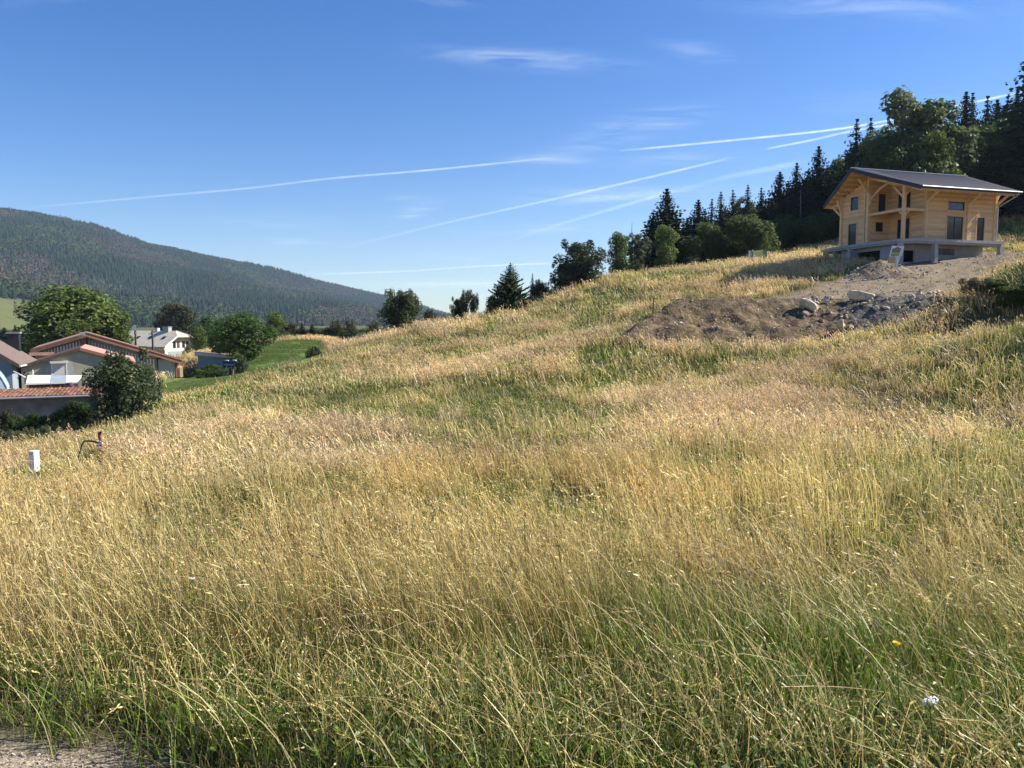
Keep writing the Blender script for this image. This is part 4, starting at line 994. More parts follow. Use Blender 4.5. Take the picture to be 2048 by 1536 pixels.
def canopy():
    Y = 59.0; zb = -5.2; A = R(28); x0, X, Z = frame(47, Y, A, zb)
    root = thing('awning', 'white sheet awning with one clear panel, standing below the roller shutter', 'awning', (x0, Y, zb), A)
    def sheet(a, b_, mat, nm, c_=0):
        MB().add([(X(a), -.9, Z(765, a)), (X(b_), -.9, Z(765, b_)), (X(b_+c_), .9, Z(753, b_+c_)), (X(a), .9, Z(753, a)), (X(a), -.9, Z(765, a)+.05), (X(b_), -.9, Z(765, b_)+.05), (X(b_+c_), .9, Z(753, b_+c_)+.05), (X(a), .9, Z(753, a)+.05)],
                 [[3, 2, 1, 0], [4, 5, 6, 7], [0, 1, 5, 4], [1, 2, 6, 5], [2, 3, 7, 6], [3, 0, 4, 7]]).build(nm, mat, root)
    sheet(48, 94.7, M['white_paint'], 'sheet'); sheet(95, 126.7, M['grey_metal'], 'clear_panel'); sheet(127, 148, M['white_paint'], 'sheet', 12)
    MB().box(X(47), -.98, Z(768, 47), X(150), -.91, Z(765.5)).build('front_rail', M['offwhite'], root)
    for px in (50, 97, 116, 148): MB().box(X(px)-.05, -.95, 0, X(px)+.05, -.86, Z(768)).build('post', M['brown_wood'], root)
    MB().box(X(48), .95, 0, X(150), 1.1, Z(757)).build('back_panel', M['brown_wood'], root)
    MB().bar((X(-32+48), 2.0, Z(745)), (X(47), -.9, Z(753, 47)), .07).build('stay_pole', M['white_paint'], root)
    p = thing('parasol', 'folded purple cloth parasol leaning over the tiled shed roof', 'parasol', (xat(128, 57), 57, zat(778, 57)))
    MB().tube([(0, 0, -2.2), (-.05, 0, .15)], .025, 6).build('pole', M['brown_wood'], p)
    MB().tube([(-.18, 0, -.05), (-.02, 0, .22), (.25, 0, .30), (.55, -.05, .05), (.72, -.05, -.12)], [.12, .26, .22, .12, .03], 8).build('cloth', M['purple_cloth'], p)
    return root
canopy()

def front_shed():
    Y = 47.0; zb = -5.6; A = R(22); x0, X, Z = frame(-160, Y, A, zb); root = thing('shed', 'low grey shed with an orange tiled roof, at the left below the annex', 'shed', (x0, Y, zb), A)
    BUILT.append((xat(20, 49.5), 50.5, 6.4, 2.4, A))
    x1 = X(192); ze = Z(791, 60); zt = zat(775.5, 52.0)-zb
    MB().box(.1, 0, 0, x1-.1, .2, ze-.12).build('wall', M['concrete_old'], root)
    MB().box(.1, 2.6, 0, x1-.1, 2.8, zt-.15).build('wall', M['concrete_old'], root)
    for xx in (.1, x1-.3): MB().prism([(.2, 0), (2.6, 0), (2.6, zt-.15), (.2, ze-.12)], 0, xx, xx+.2).build('wall', M['concrete_old'], root)
    rf = MB().add([(0, -.3, ze-.14), (x1, -.3, ze-.14), (x1, 2.9, zt-.12), (0, 2.9, zt-.12), (0, -.3, ze-.05), (x1, -.3, ze-.05), (x1, 2.9, zt-.02), (0, 2.9, zt-.02)],
                  [[3, 2, 1, 0], [4, 5, 6, 7], [0, 1, 5, 4], [1, 2, 6, 5], [2, 3, 7, 6], [3, 0, 4, 7]]).build('roof', M['tile_orange'], root)
    V, F, C = [], [], []
    rr = random.Random(5); nrow = 8; nx = int(x1/.24)
    for j in range(nrow):
        t0 = j/nrow; t1 = (j+1.15)/nrow
        for i in range(nx):
            a = i*.24; b_ = len(V); dz = .018*rr.random(); y0 = -.32+3.2*t0; y1 = -.32+3.2*min(t1, 1); z0 = ze-.04+(zt-ze)*t0+.045+dz; z1 = ze-.04+(zt-ze)*min(t1, 1)+.02+dz
            for (xx, zz) in ((a, -.03), (a+.05, .035), (a+.17, .035), (a+.225, -.03)):
                V += [(xx, y0, z0+zz), (xx, y1, z1+zz)]
            F += [[b_+2*k, b_+2*k+2, b_+2*k+3, b_+2*k+1] for k in range(3)] + [[b_, b_+2, b_+4, b_+6]]
            cc = np.array([.24, .115, .075])*rr.uniform(.5, 1.3)+np.array([.03, .03, .02])*rr.random(); C += [cc]*8
    o = mesh_obj('roof_tiles', V, F, M['painted'], root, col=np.array(C)); o['kind'] = 'stuff'
    MB().tube([(0, -.40, ze-.10), (x1+.05, -.40, ze-.10)], .07, 8).build('gutter', M['zinc'], root)
    MB().box(x1-.02, -.1, 0, x1+.12, .25, ze-.1).build('corner_post', M['concrete'], root)
M['painted'] = leafmat('painted', 0.0, .85, .2, tint=False)
front_shed()

def left_house():
    Y = 61.0; zb = -5.3; ez = zat(729, Y); root = thing('house', 'grey blue house with a brown tiled roof, cut off by the left edge', 'house', (xat(31, Y), Y, zb), R(21))
    BUILT.append((xat(-40, Y), Y+3, 6, 5, R(21)))
    e = ez-zb; w = 8.6; r = e+3.1
    MB().prism([(-w+.5, 0), (-.5, 0), (-.5, e+.1), (-w/2, r-.35), (-w+.5, e+.1)], 1, .4, .65).build('wall', M['render_blue'], root)
    MB().box(-.75, .65, 0, -.5, 6.4, e).build('side_wall', M['render_blue'], root); MB().box(-w+.5, .65, 0, -w+.75, 6.4, e).build('side_wall', M['render_blue'], root)
    MB().prism([(-w/2, r-.22), (.1, e-.22), (.1, e), (-w/2, r)], 1, 0, 7).build('roof', M['roof_brown'], root)
    MB().prism([(-w-.1, e-.22), (-w/2, r-.22), (-w/2, r), (-w-.1, e)], 1, 0, 7).build('roof', M['roof_brown'], root)
    MB().prism([(-w/2, r-.3), (.1, e-.3), (.1, e+.02), (-w/2, r+.02)], 1, -.08, -.001).build('verge_board', M['fascia_brown'], root)
    MB().tube([(.17, -.05, e-.15), (.17, 7.05, e-.15)], .07, 8).build('gutter', M['offwhite'], root)
    ch = MB().box(-1.9, 6.1, e-.2, -1.1, 6.8, e+2.35).build('chimney', M['frame_dark'], root); MB().box(-2.0, 6.0, e+2.36, -1.0, 6.9, e+2.5).build('chimney_cap', M['concrete_old'], ch)
    # pale translucent sheet tent beside the wall
    t = thing('plastic_tent', 'domed pale blue plastic greenhouse tent against the left house', 'tent', (xat(-30, 55), 55, -5.2), R(31))
    pr_ = [(cos(a)*1.35, sin(a)*3.4) for a in [pi*i/14 for i in range(15)]]
    MB().prism(pr_, 1, 0, 3.0).build('cover', M['tarp'], t)
    for y in (-.02, 1.5, 3.02): MB().tube([(p[0]*1.01, y, p[1]*1.005) for p in pr_], .02, 5).build('hoop', M['tarp'], t)
M['tarp'] = simple('tarp', (.42, .53, .60), .35, .25, 1.5, bump=.5)
left_house()

def white_house():
    Y = 172.0; x1, _, z1 = at(327, 689, Y); root = thing('white_house', 'white farmhouse with a pale grey half hipped roof, beyond the barn', 'house', (x1, Y, z1-3.9), -R(24))
    # local: x runs back along the long side (negative = left), y away; gable faces +x
    L, D = 22, 9.5; e = 3.9; r = e+3.0; hz = e+1.75; hx = 1.0; ov = .8
    MB().box(-L, 0, -2.5, 0, .3, e).build('wall', M['render_white'], root); MB().box(-L, D-.3, -2.5, 0, D, e).build('wall', M['render_white'], root)
    fr = (hz-e)/(r-e)
    MB().prism([(0, -2.5), (D, -2.5), (D, e), (D-fr*D/2, hz), (fr*D/2, hz), (0, e)], 0, -.3, 0.0).build('gable_wall', M['render_white'], root)
    MB().prism([(0, -2.5), (D, -2.5), (D, e), (D/2, r-.1), (0, e)], 0, -L, -L+.3).build('gable_wall', M['render_white'], root)
    sl = (r-e)/(D/2); e2 = e-ov*sl
    def S(name, pts, t=.2, mat='roof_pale'):
        m = MB(); n = len(pts); m.add([(a, b_, c_-t) for a, b_, c_ in pts]+list(pts), [list(range(n))[::-1], list(range(n, 2*n))]+[[i, (i+1) % n, n+(i+1) % n, n+i] for i in range(n)]); return m.build(name, M[mat], root)
    xe = 1.3; yh = fr*D/2
    rn = S('roof', [(-L-.6, -ov, e2), (xe, -ov, e2), (xe, yh, hz), (xe-2.6, D/2, r), (-L-.6, D/2, r)])
    S('roof', [(-L-.6, D/2, r), (xe-2.6, D/2, r), (xe, D-yh, hz), (xe, D+ov, e2), (-L-.6, D+ov, e2)])
    S('roof_hip', [(xe, yh, hz), (xe, D-yh, hz), (xe-2.6, D/2, r)])
    for p, q in (((xe, -ov, e2), (xe, yh, hz)), ((xe, D-yh, hz), (xe, D+ov, e2)), ((xe-2.6, D/2, r), (xe, D-yh, hz))):
        MB().bar(p, q, .16, .3).build('verge_board', M['white_paint'], root)
    for yy in (3.0, 4.1, 5.6, 6.7): 
        w = MB().box(.0, yy-.38, e-.9, .05, yy+.38, e+.6).build('window', M['brown_wood' if yy in (4.1, 6.7) else 'void'], root)
    MB().box(.001, 1.2, -2.4, .04, 8, e-1.6).build('garage_door', M['grey_metal'], root)
    for xx in (-5.5, -9.5, -13.5): MB().box(xx-.5, -.04, e-1.9, xx+.5, .0, e-.4).build('window', M['void'], root)
    for xx in (-2.4, -6.5, -10.6):
        y = 2.2; z = e2+sl*(y+ov); MB().add([(xx-.5, y-.5, z-.5*sl+.06), (xx+.5, y-.5, z-.5*sl+.06), (xx+.5, y+.5, z+.5*sl+.06), (xx-.5, y+.5, z+.5*sl+.06), (xx-.5, y-.5, z-.5*sl-.05), (xx+.5, y-.5, z-.5*sl-.05), (xx+.5, y+.5, z+.5*sl-.05), (xx-.5, y+.5, z+.5*sl-.05)],
            [[0, 1, 2, 3], [7, 6, 5, 4], [0, 4, 5, 1], [1, 5, 6, 2], [2, 6, 7, 3], [3, 7, 4, 0]]).build('skylight', M['glass'], root)
    c_ = MB().box(-4.9, D/2-.5, r-.5, -3.1, D/2+.5, r+.85).build('chimney', M['concrete'], root); MB().box(-5.0, D/2-.6, r+.86, -3.0, D/2+.6, r+1.0).build('chimney_cap', M['concrete_old'], c_)
    d = MB().tube([(-14.3, D/2, r-.2), (-14.3, D/2, r+.7)], .05, 5).build('dish_mast', M['grey_metal'], root)
    MB().tube([(-14.3, D/2-.25, r+.85), (-14.3, D/2-.1, r+.8)], [.6, .15], 12).build('satellite_dish', M['white_paint'], root)
    MB().box(-7.2, D/2-.3, r-.1, -6.7, D/2+.3, r+.6).build('vent', M['white_paint'], root)
white_house()

def side_shed():
    Y = 95.0; zb = -4.9; A = R(22); x0, X, Z = frame(393, Y, A, zb); root = thing('shed', 'blue grey garden shed with a shallow pale roof, left of the round green tree', 'shed', (x0, Y, zb), A)
    BUILT.append((x0+1.6, Y+3, 2.9, 2.6, A))
    MB().prism([(0, -.5), (X(464), -.5), (X(464), Z(718)), (0, Z(709))], 1, 0, 3.6).build('wall', M['shed_blue'], root)
    MB().prism([(X(387), Z(709)), (X(470), Z(717)), (X(470), Z(713.5)), (X(387), Z(704.5))], 1, -.35, 4.0).build('roof', M['roof_pale'], root)
    MB().prism([(X(387), Z(711)), (X(470), Z(719)), (X(470), Z(717)), (X(387), Z(709))], 1, -.36, -.25).build('eave_board', M['grey_metal'], root)
    MB().box(X(437)-.12, 1, Z(712), X(437)+.12, 1.25, Z(703)).build('vent_pipe', M['stake_wood'], root)
    Y2 = 140.0; x0 = xat(392, Y2); r2 = thing('far_shed', 'small far building with a plain slate grey roof, seen over the blue grey shed', 'building', (x0, Y2, -7.5)); Z2 = lambda py: zat(py, Y2)+7.5; X2 = lambda px: xat(px, Y2)-x0
    MB().box(.4, .4, 0, X2(440), 5, Z2(704)).build('wall', M['brown_wood'], r2)
    MB().add([(X2(398), 0, Z2(704)), (X2(442), 0, Z2(704)), (X2(440), 3, Z2(687)), (X2(394.5), 3, Z2(687)), (X2(398), 0, Z2(704)-.2), (X2(442), 0, Z2(704)-.2), (X2(440), 3, Z2(687)-.2), (X2(394.5), 3, Z2(687)-.2)],
             [[0, 1, 2, 3], [7, 6, 5, 4], [0, 4, 5, 1], [1, 5, 6, 2], [2, 6, 7, 3], [3, 7, 4, 0]]).build('roof', M['grey_metal'], r2)
    MB().add([(X2(442), 6, Z2(704)), (X2(398), 6, Z2(704)), (X2(394.5), 3.01, Z2(687)), (X2(440), 3.01, Z2(687))], [[0, 1, 2, 3]]).build('roof', M['grey_metal'], r2)
side_shed()

def clutter():
    Y = 87.0; x0 = xat(456, Y); zb = gz(x0, Y); root = thing('covered_rack', 'dark blue covered stack of garden things on pale legs, on the lawn beside the shed', 'rack', (x0, Y, zb), .1)
    Z = lambda py: zat(py, Y)-zb
    MB().box(-.75, 0, Z(727), .75, .9, Z(722.5)).build('cover', M['navy_cover'], root)
    MB().box(-.45, -.1, Z(731), .8, .85, Z(728)).build('shelf', M['render_blue'], root)
    MB().box(-.65, .1, Z(735), .6, .8, Z(731.5)).build('load', M['navy_cover'], root)
    for x in (-.3, .25, .55): MB().box(x-.05, -.05, -.2, x+.05, .05, Z(731)).build('leg', M['stake_wood' if x > 0 else 'offwhite'], root)
    MB().box(-.12, .1, 0, .35, .6, Z(737)).build('log_pile', M['bark'], root)
    MB().box(-.5, .1, Z(722), -.15, .4, Z(720.5)).box(.35, .1, Z(722), .7, .4, Z(720)).build('white_bag', M['white_paint'], root)
    Yb = 74; x = xat(310, Yb); z = gz(x, Yb)
    b = thing('bucket', 'small white bucket on the lawn edge, right of the leafy bush', 'bucket', (x, Yb, z)); MB().tube([(0, 0, 0), (0, 0, .38)], [.15, .19], 12).build('pail', M['white_paint'], b)
    MB().tube([(-.19, 0, .36), (0, 0, .50), (.19, 0, .36)], .012, 5).build('handle', M['grey_metal'], b)
    for px, top, lab in ((270, 660, 'left one of two dark utility poles rising in front of the white farmhouse roof'), (304, 661, 'right one of two dark utility poles rising in front of the white farmhouse roof')):
        Yp = 104; x = xat(px, Yp); zt = zat(top, Yp); z0 = -5.6
        p = thing('utility_pole', lab, 'pole', (x, Yp, z0), 0, 'utility poles by the white farmhouse'); MB().tube([(0, 0, 0), (0, 0, zt-z0)], [.17, .13], 7).build('pole', M['pole_wood'], p)
        MB().box(-.10, -.18, zt-z0-.55, .10, -.12, zt-z0-.2).build('insulator', M['concrete_old'], p)
clutter()

# ------------------------------------------------------------------ earthworks
def noisy_grid(name, x0, x1, y0, y1, step, fn, mat, label, cat, skirt=.5, kind=None):
    nx = int((x1-x0)/step)+1; ny = int((y1-y0)/step)+1
    X_, Y_ = np.meshgrid(np.linspace(x0, x1, nx), np.linspace(y0, y1, ny), indexing='ij'); x = X_.ravel(); y = Y_.ravel(); z = fn(x, y)
    i, j = np.meshgrid(np.arange(nx-1), np.arange(ny-1), indexing='ij')
    f = np.stack([i*ny+j, (i+1)*ny+j, (i+1)*ny+j+1, i*ny+j+1], -1).reshape(-1, 4)
    o = mesh_obj(name, np.stack([x, y, z], 1), f, mat, smooth=True); return tag(o, label, cat, kind=kind)
def soil_mat(name, c1, c2, c3):
    m, nt, n, l, b = newmat(name); b.inputs['Roughness'].default_value = .97; b.inputs['Specular IOR Level'].default_value = .1
    tcn = n.new('ShaderNodeTexCoord'); t = n.new('ShaderNodeTexNoise'); t.inputs['Scale'].default_value = 1.3; t.inputs['Detail'].default_value = 10; t.inputs['Roughness'].default_value = .72; l.new(tcn.outputs['Object'], t.inputs[0])
    r = n.new('ShaderNodeValToRGB'); l.new(t.outputs['Fac'], r.inputs[0]); e = r.color_ramp.elements; e[0].position = .32; e[0].color = (*c1, 1); e[1].position = .7; e[1].color = (*c3, 1); k = e.new(.5); k.color = (*c2, 1)
    l.new(r.outputs[0], b.inputs['Base Color'])
    t2 = n.new('ShaderNodeTexNoise'); t2.inputs['Scale'].default_value = 5; t2.inputs['Detail'].default_value = 8; l.new(tcn.outputs['Object'], t2.inputs[0])
    bp = n.new('ShaderNodeBump'); bp.inputs['Strength'].default_value = 1; bp.inputs['Distance'].default_value = .12; l.new(t2.outputs['Fac'], bp.inputs['Height']); l.new(bp.outputs[0], b.inputs['Normal']); return m
M['soil'] = soil_mat('dark_soil', (.06, .044, .027), (.12, .087, .052), (.30, .225, .14))
M['soil_pale'] = soil_mat('pale_soil', (.10, .08, .055), (.20, .16, .11), (.34, .28, .20))
PX0, PX1 = xat(1356, 52), xat(1640, 53)
def pad_h(x, y):
    """levelled earth platform with a raw slope on the near side and at its left end"""
    top = zat(600, 55) + .10*(fbm(x, y, 3, 201)-.5)
    edge = 51.6 + 1.0*(fbm(x, x*0, 3.5, 203)-.5)
    d_near = y - edge                                   # metres behind the brow
    left = x - PX0 - (y-52)*.25
    drop = np.maximum(np.clip(-d_near*.58, 0, 9), np.clip(-left*.72, 0, 9))
    lump = (fbm(x, y, 1.3, 205, 5)-.5)*.55 + (fbm(x, y, .45, 209, 3)-.5)*.3 + (fbm(x*.6, y*2.2, .9, 207)-.5)*.35
    h = top - drop + lump*np.clip(drop*1.2, .08, 1)
    back = np.clip((y-58.5)*.9, 0, 3) + np.clip((x-(PX1+3.5))*.45, 0, 3)
    return np.maximum(h-back, H(x, y)-.35)
noisy_grid('soil_mound', xat(1215, 50), PX1+7, 45.5, 61, .17, pad_h, M['soil'], 'long dark flat topped mound of dug soil on the slope below the chalet', 'soil mound')
HX, HY = xat(1752, 66), 65.5
def heap_h(x, y):
    r = np.hypot((x-HX)/3.6, (y-HY)/2.2); h = 1.45*np.clip(1-r, 0, 1)**.85 + (fbm(x, y, .9, 211, 4)-.5)*.55*np.clip(1.25-r, 0, 1)
    return H(x, y) - .25 + h
noisy_grid('soil_heap', HX-4.6, HX+4.6, HY-3, HY+3, .15, heap_h, M['soil_pale'], 'small rounded heap of earth and stones in front of the chalet base', 'soil heap')
RX, RY = xat(1738, 51), 50.6
def rub_h(x, y):
    r = np.hypot((x-RX)/5.6, (y-RY)/3.2); h = 1.75*np.clip(1-r, 0, 1)**.55 + (fbm(x, y, .8, 221, 4)-.5)*.8*np.clip(1.15-r, 0, 1)
    return H(x, y) - .3 + h
noisy_grid('rubble_heap', RX-6, RX+6, RY-3.5, RY+3.5, .15, rub_h, M['soil_grey'] if 'soil_grey' in M else soil_mat('grey_soil', (.06, .055, .048), (.12, .11, .09), (.24, .215, .165)), 'grey heap of rubble and soil at the right end of the dark mound', 'rubble heap')

def rock_mesh(seed, sx, sy, sz, mat):
    import bmesh
    bm = bmesh.new(); bmesh.ops.create_icosphere(bm, subdivisions=2, radius=1); r = random.Random(seed)
    cuts = [Vector((r.gauss(0, 1), r.gauss(0, 1), r.gauss(0, 1))).normalized() for _ in range(9)]; ds = [r.uniform(.5, .85) for _ in cuts]
    for v in bm.verts:
        for n_, d_ in zip(cuts, ds):
            k = v.co.dot(n_)
            if k > d_: v.co -= n_*(k-d_)
        v.co = Vector((v.co.x*sx, v.co.y*sy, v.co.z*sz)) * (1+r.uniform(-.04, .04))
    me = bpy.data.meshes.new('rock'); bm.to_mesh(me); bm.free(); me.materials.append(M[mat]); return me
def surf(x, y):
    z = H(x, y); z = np.maximum(z, pad_h(np.atleast_1d(x), np.atleast_1d(y))) if (xat(1215, 50) < x < PX1+7 and 45.5 < y < 61) else z
    if abs(x-RX) < 6 and abs(y-RY) < 3.5: z = np.maximum(z, rub_h(np.atleast_1d(x), np.atleast_1d(y)))
    if abs(x-HX) < 4.6 and abs(y-HY) < 3: z = np.maximum(z, heap_h(np.atleast_1d(x), np.atleast_1d(y)))
    return float(z[0])
def put_rock(me, x, y, dz, rot, s, label, group=None, name='rock'):
    o = bpy.data.objects.new(name, me); COL.objects.link(o); o.location = (x, y, surf(x, y)+dz); o.rotation_euler = rot; o.scale = (s, s, s); return tag(o, label, 'rock', group)
b1 = rock_mesh(1, 1.15, .6, .48, 'stone_pale'); b2 = rock_mesh(2, .95, .5, .34, 'stone_pale')
x, y = xat(1724, 51), 51.0
o = bpy.data.objects.new('boulder', b1); COL.objects.link(o); o.location = (x, y, max(surf(x, y)+.28, zat(600, y))); o.rotation_euler = (.1, .12, .2); tag(o, 'largest pale boulder, a broad slab on top of the rubble heap', 'boulder')
x, y = xat(1618, 50.2), 50.2
o = bpy.data.objects.new('boulder', b2); COL.objects.link(o); o.location = (x, y, zat(611, y)); o.rotation_euler = (.2, .55, -.2); tag(o, 'pale slab of rock tilted down to the right at the brow of the dark mound', 'boulder')
rocks = [rock_mesh(10+k, .34*a, .30*b_, .24*c_, 'stone_pale' if k % 2 else 'stone_grey') for k, (a, b_, c_) in enumerate(((1, 1, 1), (1.3, .8, .9), (.8, 1.1, 1.2), (1.5, 1, .7)))]
rr = random.Random(77)
for i in range(150):
    a = rr.random()*6.28; q = sqrt(rr.random()); x = RX+.3+cos(a)*q*5.2; y = RY-.3+sin(a)*q*2.7
    put_rock(rocks[i % 4], x, y, .02, (rr.random()*3, rr.random()*3, rr.random()*6), rr.choice((.22, .3, .38, .45, .6, .8)), 'one of the loose stones covering the grey rubble heap', 'loose stones on the rubble heap')
for i in range(46):
    a = rr.random()*6.28; q = sqrt(rr.random()); x = HX+.3+cos(a)*q*3.6; y = HY-.6+sin(a)*q*2.0
    put_rock(rocks[i % 4], x, y, .02, (rr.random()*3, rr.random()*3, rr.random()*6), rr.choice((.2, .25, .35, .5)), 'one of the loose stones on the small earth heap before the chalet', 'loose stones on the earth heap')
for i in range(40):
    x = rr.uniform(PX0-2, PX1+2); y = rr.uniform(47.2, 51.5)
    put_rock(rocks[i % 4], x, y, .0, (rr.random()*3, rr.random()*3, rr.random()*6), rr.choice((.25, .35, .45)), 'one of the small stones scattered on the face of the dark soil mound', 'small stones on the dark mound')
x, y = xat(1681, 47.5), 47.5; o = bpy.data.objects.new('rock', b2); COL.objects.link(o); o.location = (x, y, zat(650, y)); o.rotation_euler = (.3, .7, 1); o.scale = (.6, .6, .6); tag(o, 'pale stone lying alone in the grass just below the rubble heap', 'rock')
def pebbles():
    pr = [rock_mesh(60+k, 1, .8, .6, 'stone_grey' if k < 2 else 'stone_pale') for k in range(4)]; pr = [bpy.data.objects.new('k', m) for m in pr]
    n = 9000; xx = NR.uniform(xat(1230, 50), xat(2040, 78), n); yy = NR.uniform(45, 82, n); d = dirt_mask(xx, yy); k = (d > .35) & not_built(xx, yy); xx, yy = xx[k], yy[k]
    zz = H(xx, yy) + dirt_mask(xx, yy)*((fbm(xx, yy, 1.6, 88)-.5)*.35)
    k = (xx > xat(1215, 50)) & (xx < PX1+7) & (yy > 45.5) & (yy < 61); zz = np.where(k, np.maximum(zz, pad_h(xx, yy)), zz)
    k = (abs(xx-RX) < 6) & (abs(yy-RY) < 3.5); zz = np.where(k, np.maximum(zz, rub_h(xx, yy)), zz)
    k = (abs(xx-HX) < 4.6) & (abs(yy-HY) < 3); zz = np.where(k, np.maximum(zz, heap_h(xx, yy)), zz)
    n = len(xx); s = .03+.10*NR.random(n)**3
    scatter('rubble', np.stack([xx, yy, zz], 1), NR.uniform(0, 6.28, (n, 3)), np.stack([s]*3, 1), NR.integers(0, 4, n), pr, label='small stones and clods strewn over the bare earth', cat='rubble')
    pr = [bpy.data.objects.new('k', rock_mesh(80+k, 1, .85, .55, 'stone_grey' if k < 2 else 'stone_pale')) for k in range(4)]
    n = 26000; xx = NR.uniform(-4, 1.5, n); yy = NR.uniform(1.6, 4.2, n); k = path_mask(xx, yy) > .25*NR.random(n)+.2; xx, yy = xx[k], yy[k]; n = len(xx); s = .003+.010*NR.random(n)**3
    scatter('gravel', np.stack([xx, yy, H(xx, yy)-.028], 1), NR.uniform(0, 6.28, (n, 3)), np.stack([s]*3, 1), NR.integers(0, 4, n), pr, label='loose grey gravel on the track at the near left corner', cat='gravel')
pebbles()

# ------------------------------------------------------------------ stakes, signs, small things
for px, bot, top, Y, mat, lean, lab in ((1305.5, 613, 596, 52, 'stake_orange', .02, 'lone orange stake in dry grass left of the dark soil mound'),
        (1800, 601, 584, 51.5, 'sign_yellow', -.06, 'pale yellow stake standing among the rubble stones'),
        (1836, 608, 578, 50, 'stake_wood', .03, 'tan wooden stake right of the rubble heap, carrying a thin rail'),
        (1870, 604, 586, 50, 'stake_orange', .05, 'short orange brown stake farthest right beside the shrubby bank')):
    x = xat(px, Y); z0 = zat(bot, Y); zt = zat(top, Y)
    s = thing('stake', lab, 'stake', (x, Y, min(z0, surf(x, Y))-.1), 0, 'survey stakes'); h_ = zt-s.location.z
    MB().bar((0, 0, 0), (lean*h_, 0, h_), .085).build('post', M[mat], s)
    MB().box(lean*h_-.045, -.045, h_, lean*h_+.045, .045, h_+.02).build('cut_top', M['stake_wood'], s)
x = xat(1836, 50); MB_ = MB(); z = zat(583, 50)
r_ = thing('rail', 'thin pale batten nailed level to the tan stake above the rubble', 'batten', (x, 50, z)); MB().bar((-1.2, .1, -.02), (.02, .07, .03), .06, .05).build('batten', M['stake_wood'], r_)
def banner():
    Y = 84.5; x, _, z = at(1498, 520, Y); root = thing('billboard', 'low white, yellow and green notice board standing at the foot of the dark trees', 'sign', (x, Y, z), .16)
    w = 1.02; tx = (0, .52, 1.62, 2.1); zb = (.05, .07, .22, .28); h = .93
    def panel(i, mat, nm):
        return MB().prism([(tx[i], zb[i]), (tx[i+1], zb[i+1]), (tx[i+1], zb[i+1]+h), (tx[i], zb[i]+h)], 1, 0, .05).build(nm, M[mat], root)
    a = panel(0, 'white_paint', 'white_panel'); b_ = panel(1, 'sign_yellow', 'yellow_panel'); c_ = panel(2, 'sign_green', 'green_panel')
    MB().box(.17, -.012, .36, .43, -.001, .92).build('emblem', M['sign_dark'], a); MB().box(.23, -.02, .46, .34, -.013, .80).build('emblem_centre', M['offwhite'], a)
    for k, (zz, x0, x1) in enumerate(((.66, .60, 1.32), (.48, .64, 1.42), (.34, .68, 1.25))): MB().bar((x0, -.008, zz+.04), (x1, -.008, zz+.14*(x1-x0)+.04), .012, .035).build('text_line', M['sign_olive'], b_)
    MB().box(1.38, -.015, .78, 1.58, -.001, .92).build('logo', M['sign_olive'], b_)
    MB().tube([(1.86, -.02, .82), (1.86, -.002, .82)], .19, 16).build('round_logo', M['sign_green_pale'], c_); MB().tube([(1.86, -.03, .82), (1.86, -.021, .82)], .09, 12).build('logo_centre', M['sign_green'], c_)
    for xx in (.03, .45, 2.05): MB().box(xx-.04, .055, -.6, xx+.04, .12, 1.02 if xx != .45 else 1.14).build('post', M['white_paint'], root)
banner()
def site_sign():
    Y = 64.0; x, _, z = at(1776, 538, Y); root = thing('site_sign', 'tilted builder placard printed with a house picture, planted on the earth heap', 'sign', (x, Y, z), .1)
    Z = lambda py: zat(py, Y)-z
    X = lambda px: xat(px, Y)-x
    def poly(pts, y0, y1, mat, nm, par=root): return MB().prism([(X(a), Z(b_)) for a, b_ in pts], 1, y0, y1).build(nm, M[mat], par)
    p = poly([(1774, 513), (1795, 512), (1801, 493), (1779, 491)], 0, .05, 'white_paint', 'placard')
    poly([(1776, 512), (1793, 511), (1797, 499), (1780, 497)], -.012, -.001, 'sign_green', 'lawn_picture', p)
    poly([(1777, 509), (1794, 508.6), (1795.4, 505), (1778.2, 505)], -.02, -.013, 'sign_olive', 'garden_strip', p)
    poly([(1784, 501.5), (1794, 501.2), (1795, 497.5), (1789.6, 494.6), (1784.6, 497.8)], -.022, -.013, 'sign_brown', 'house_picture', p)
    poly([(1781, 498.6), (1789.6, 493.4), (1798, 498), (1797, 499), (1789.6, 495.2), (1781.6, 499.6)], -.028, -.023, 'sign_dark', 'roof_picture', p)
    poly([(1797, 512), (1799, 512), (1803, 492.5), (1800.5, 492)], -.06, .06, 'white_paint', 'edge_board')
    poly([(1772, 526), (1786, 526), (1786, 513.4), (1773, 513.6)], .0, .12, 'stake_wood', 'lower_board')
    poly([(1786.5, 532), (1791, 531), (1797.5, 512), (1787, 512.6)], .01, .09, 'offwhite', 'post')
    poly([(1788.5, 533), (1791, 531), (1792.6, 521), (1788.8, 517.6)], -.05, .0, 'white_paint', 'stake')
site_sign()
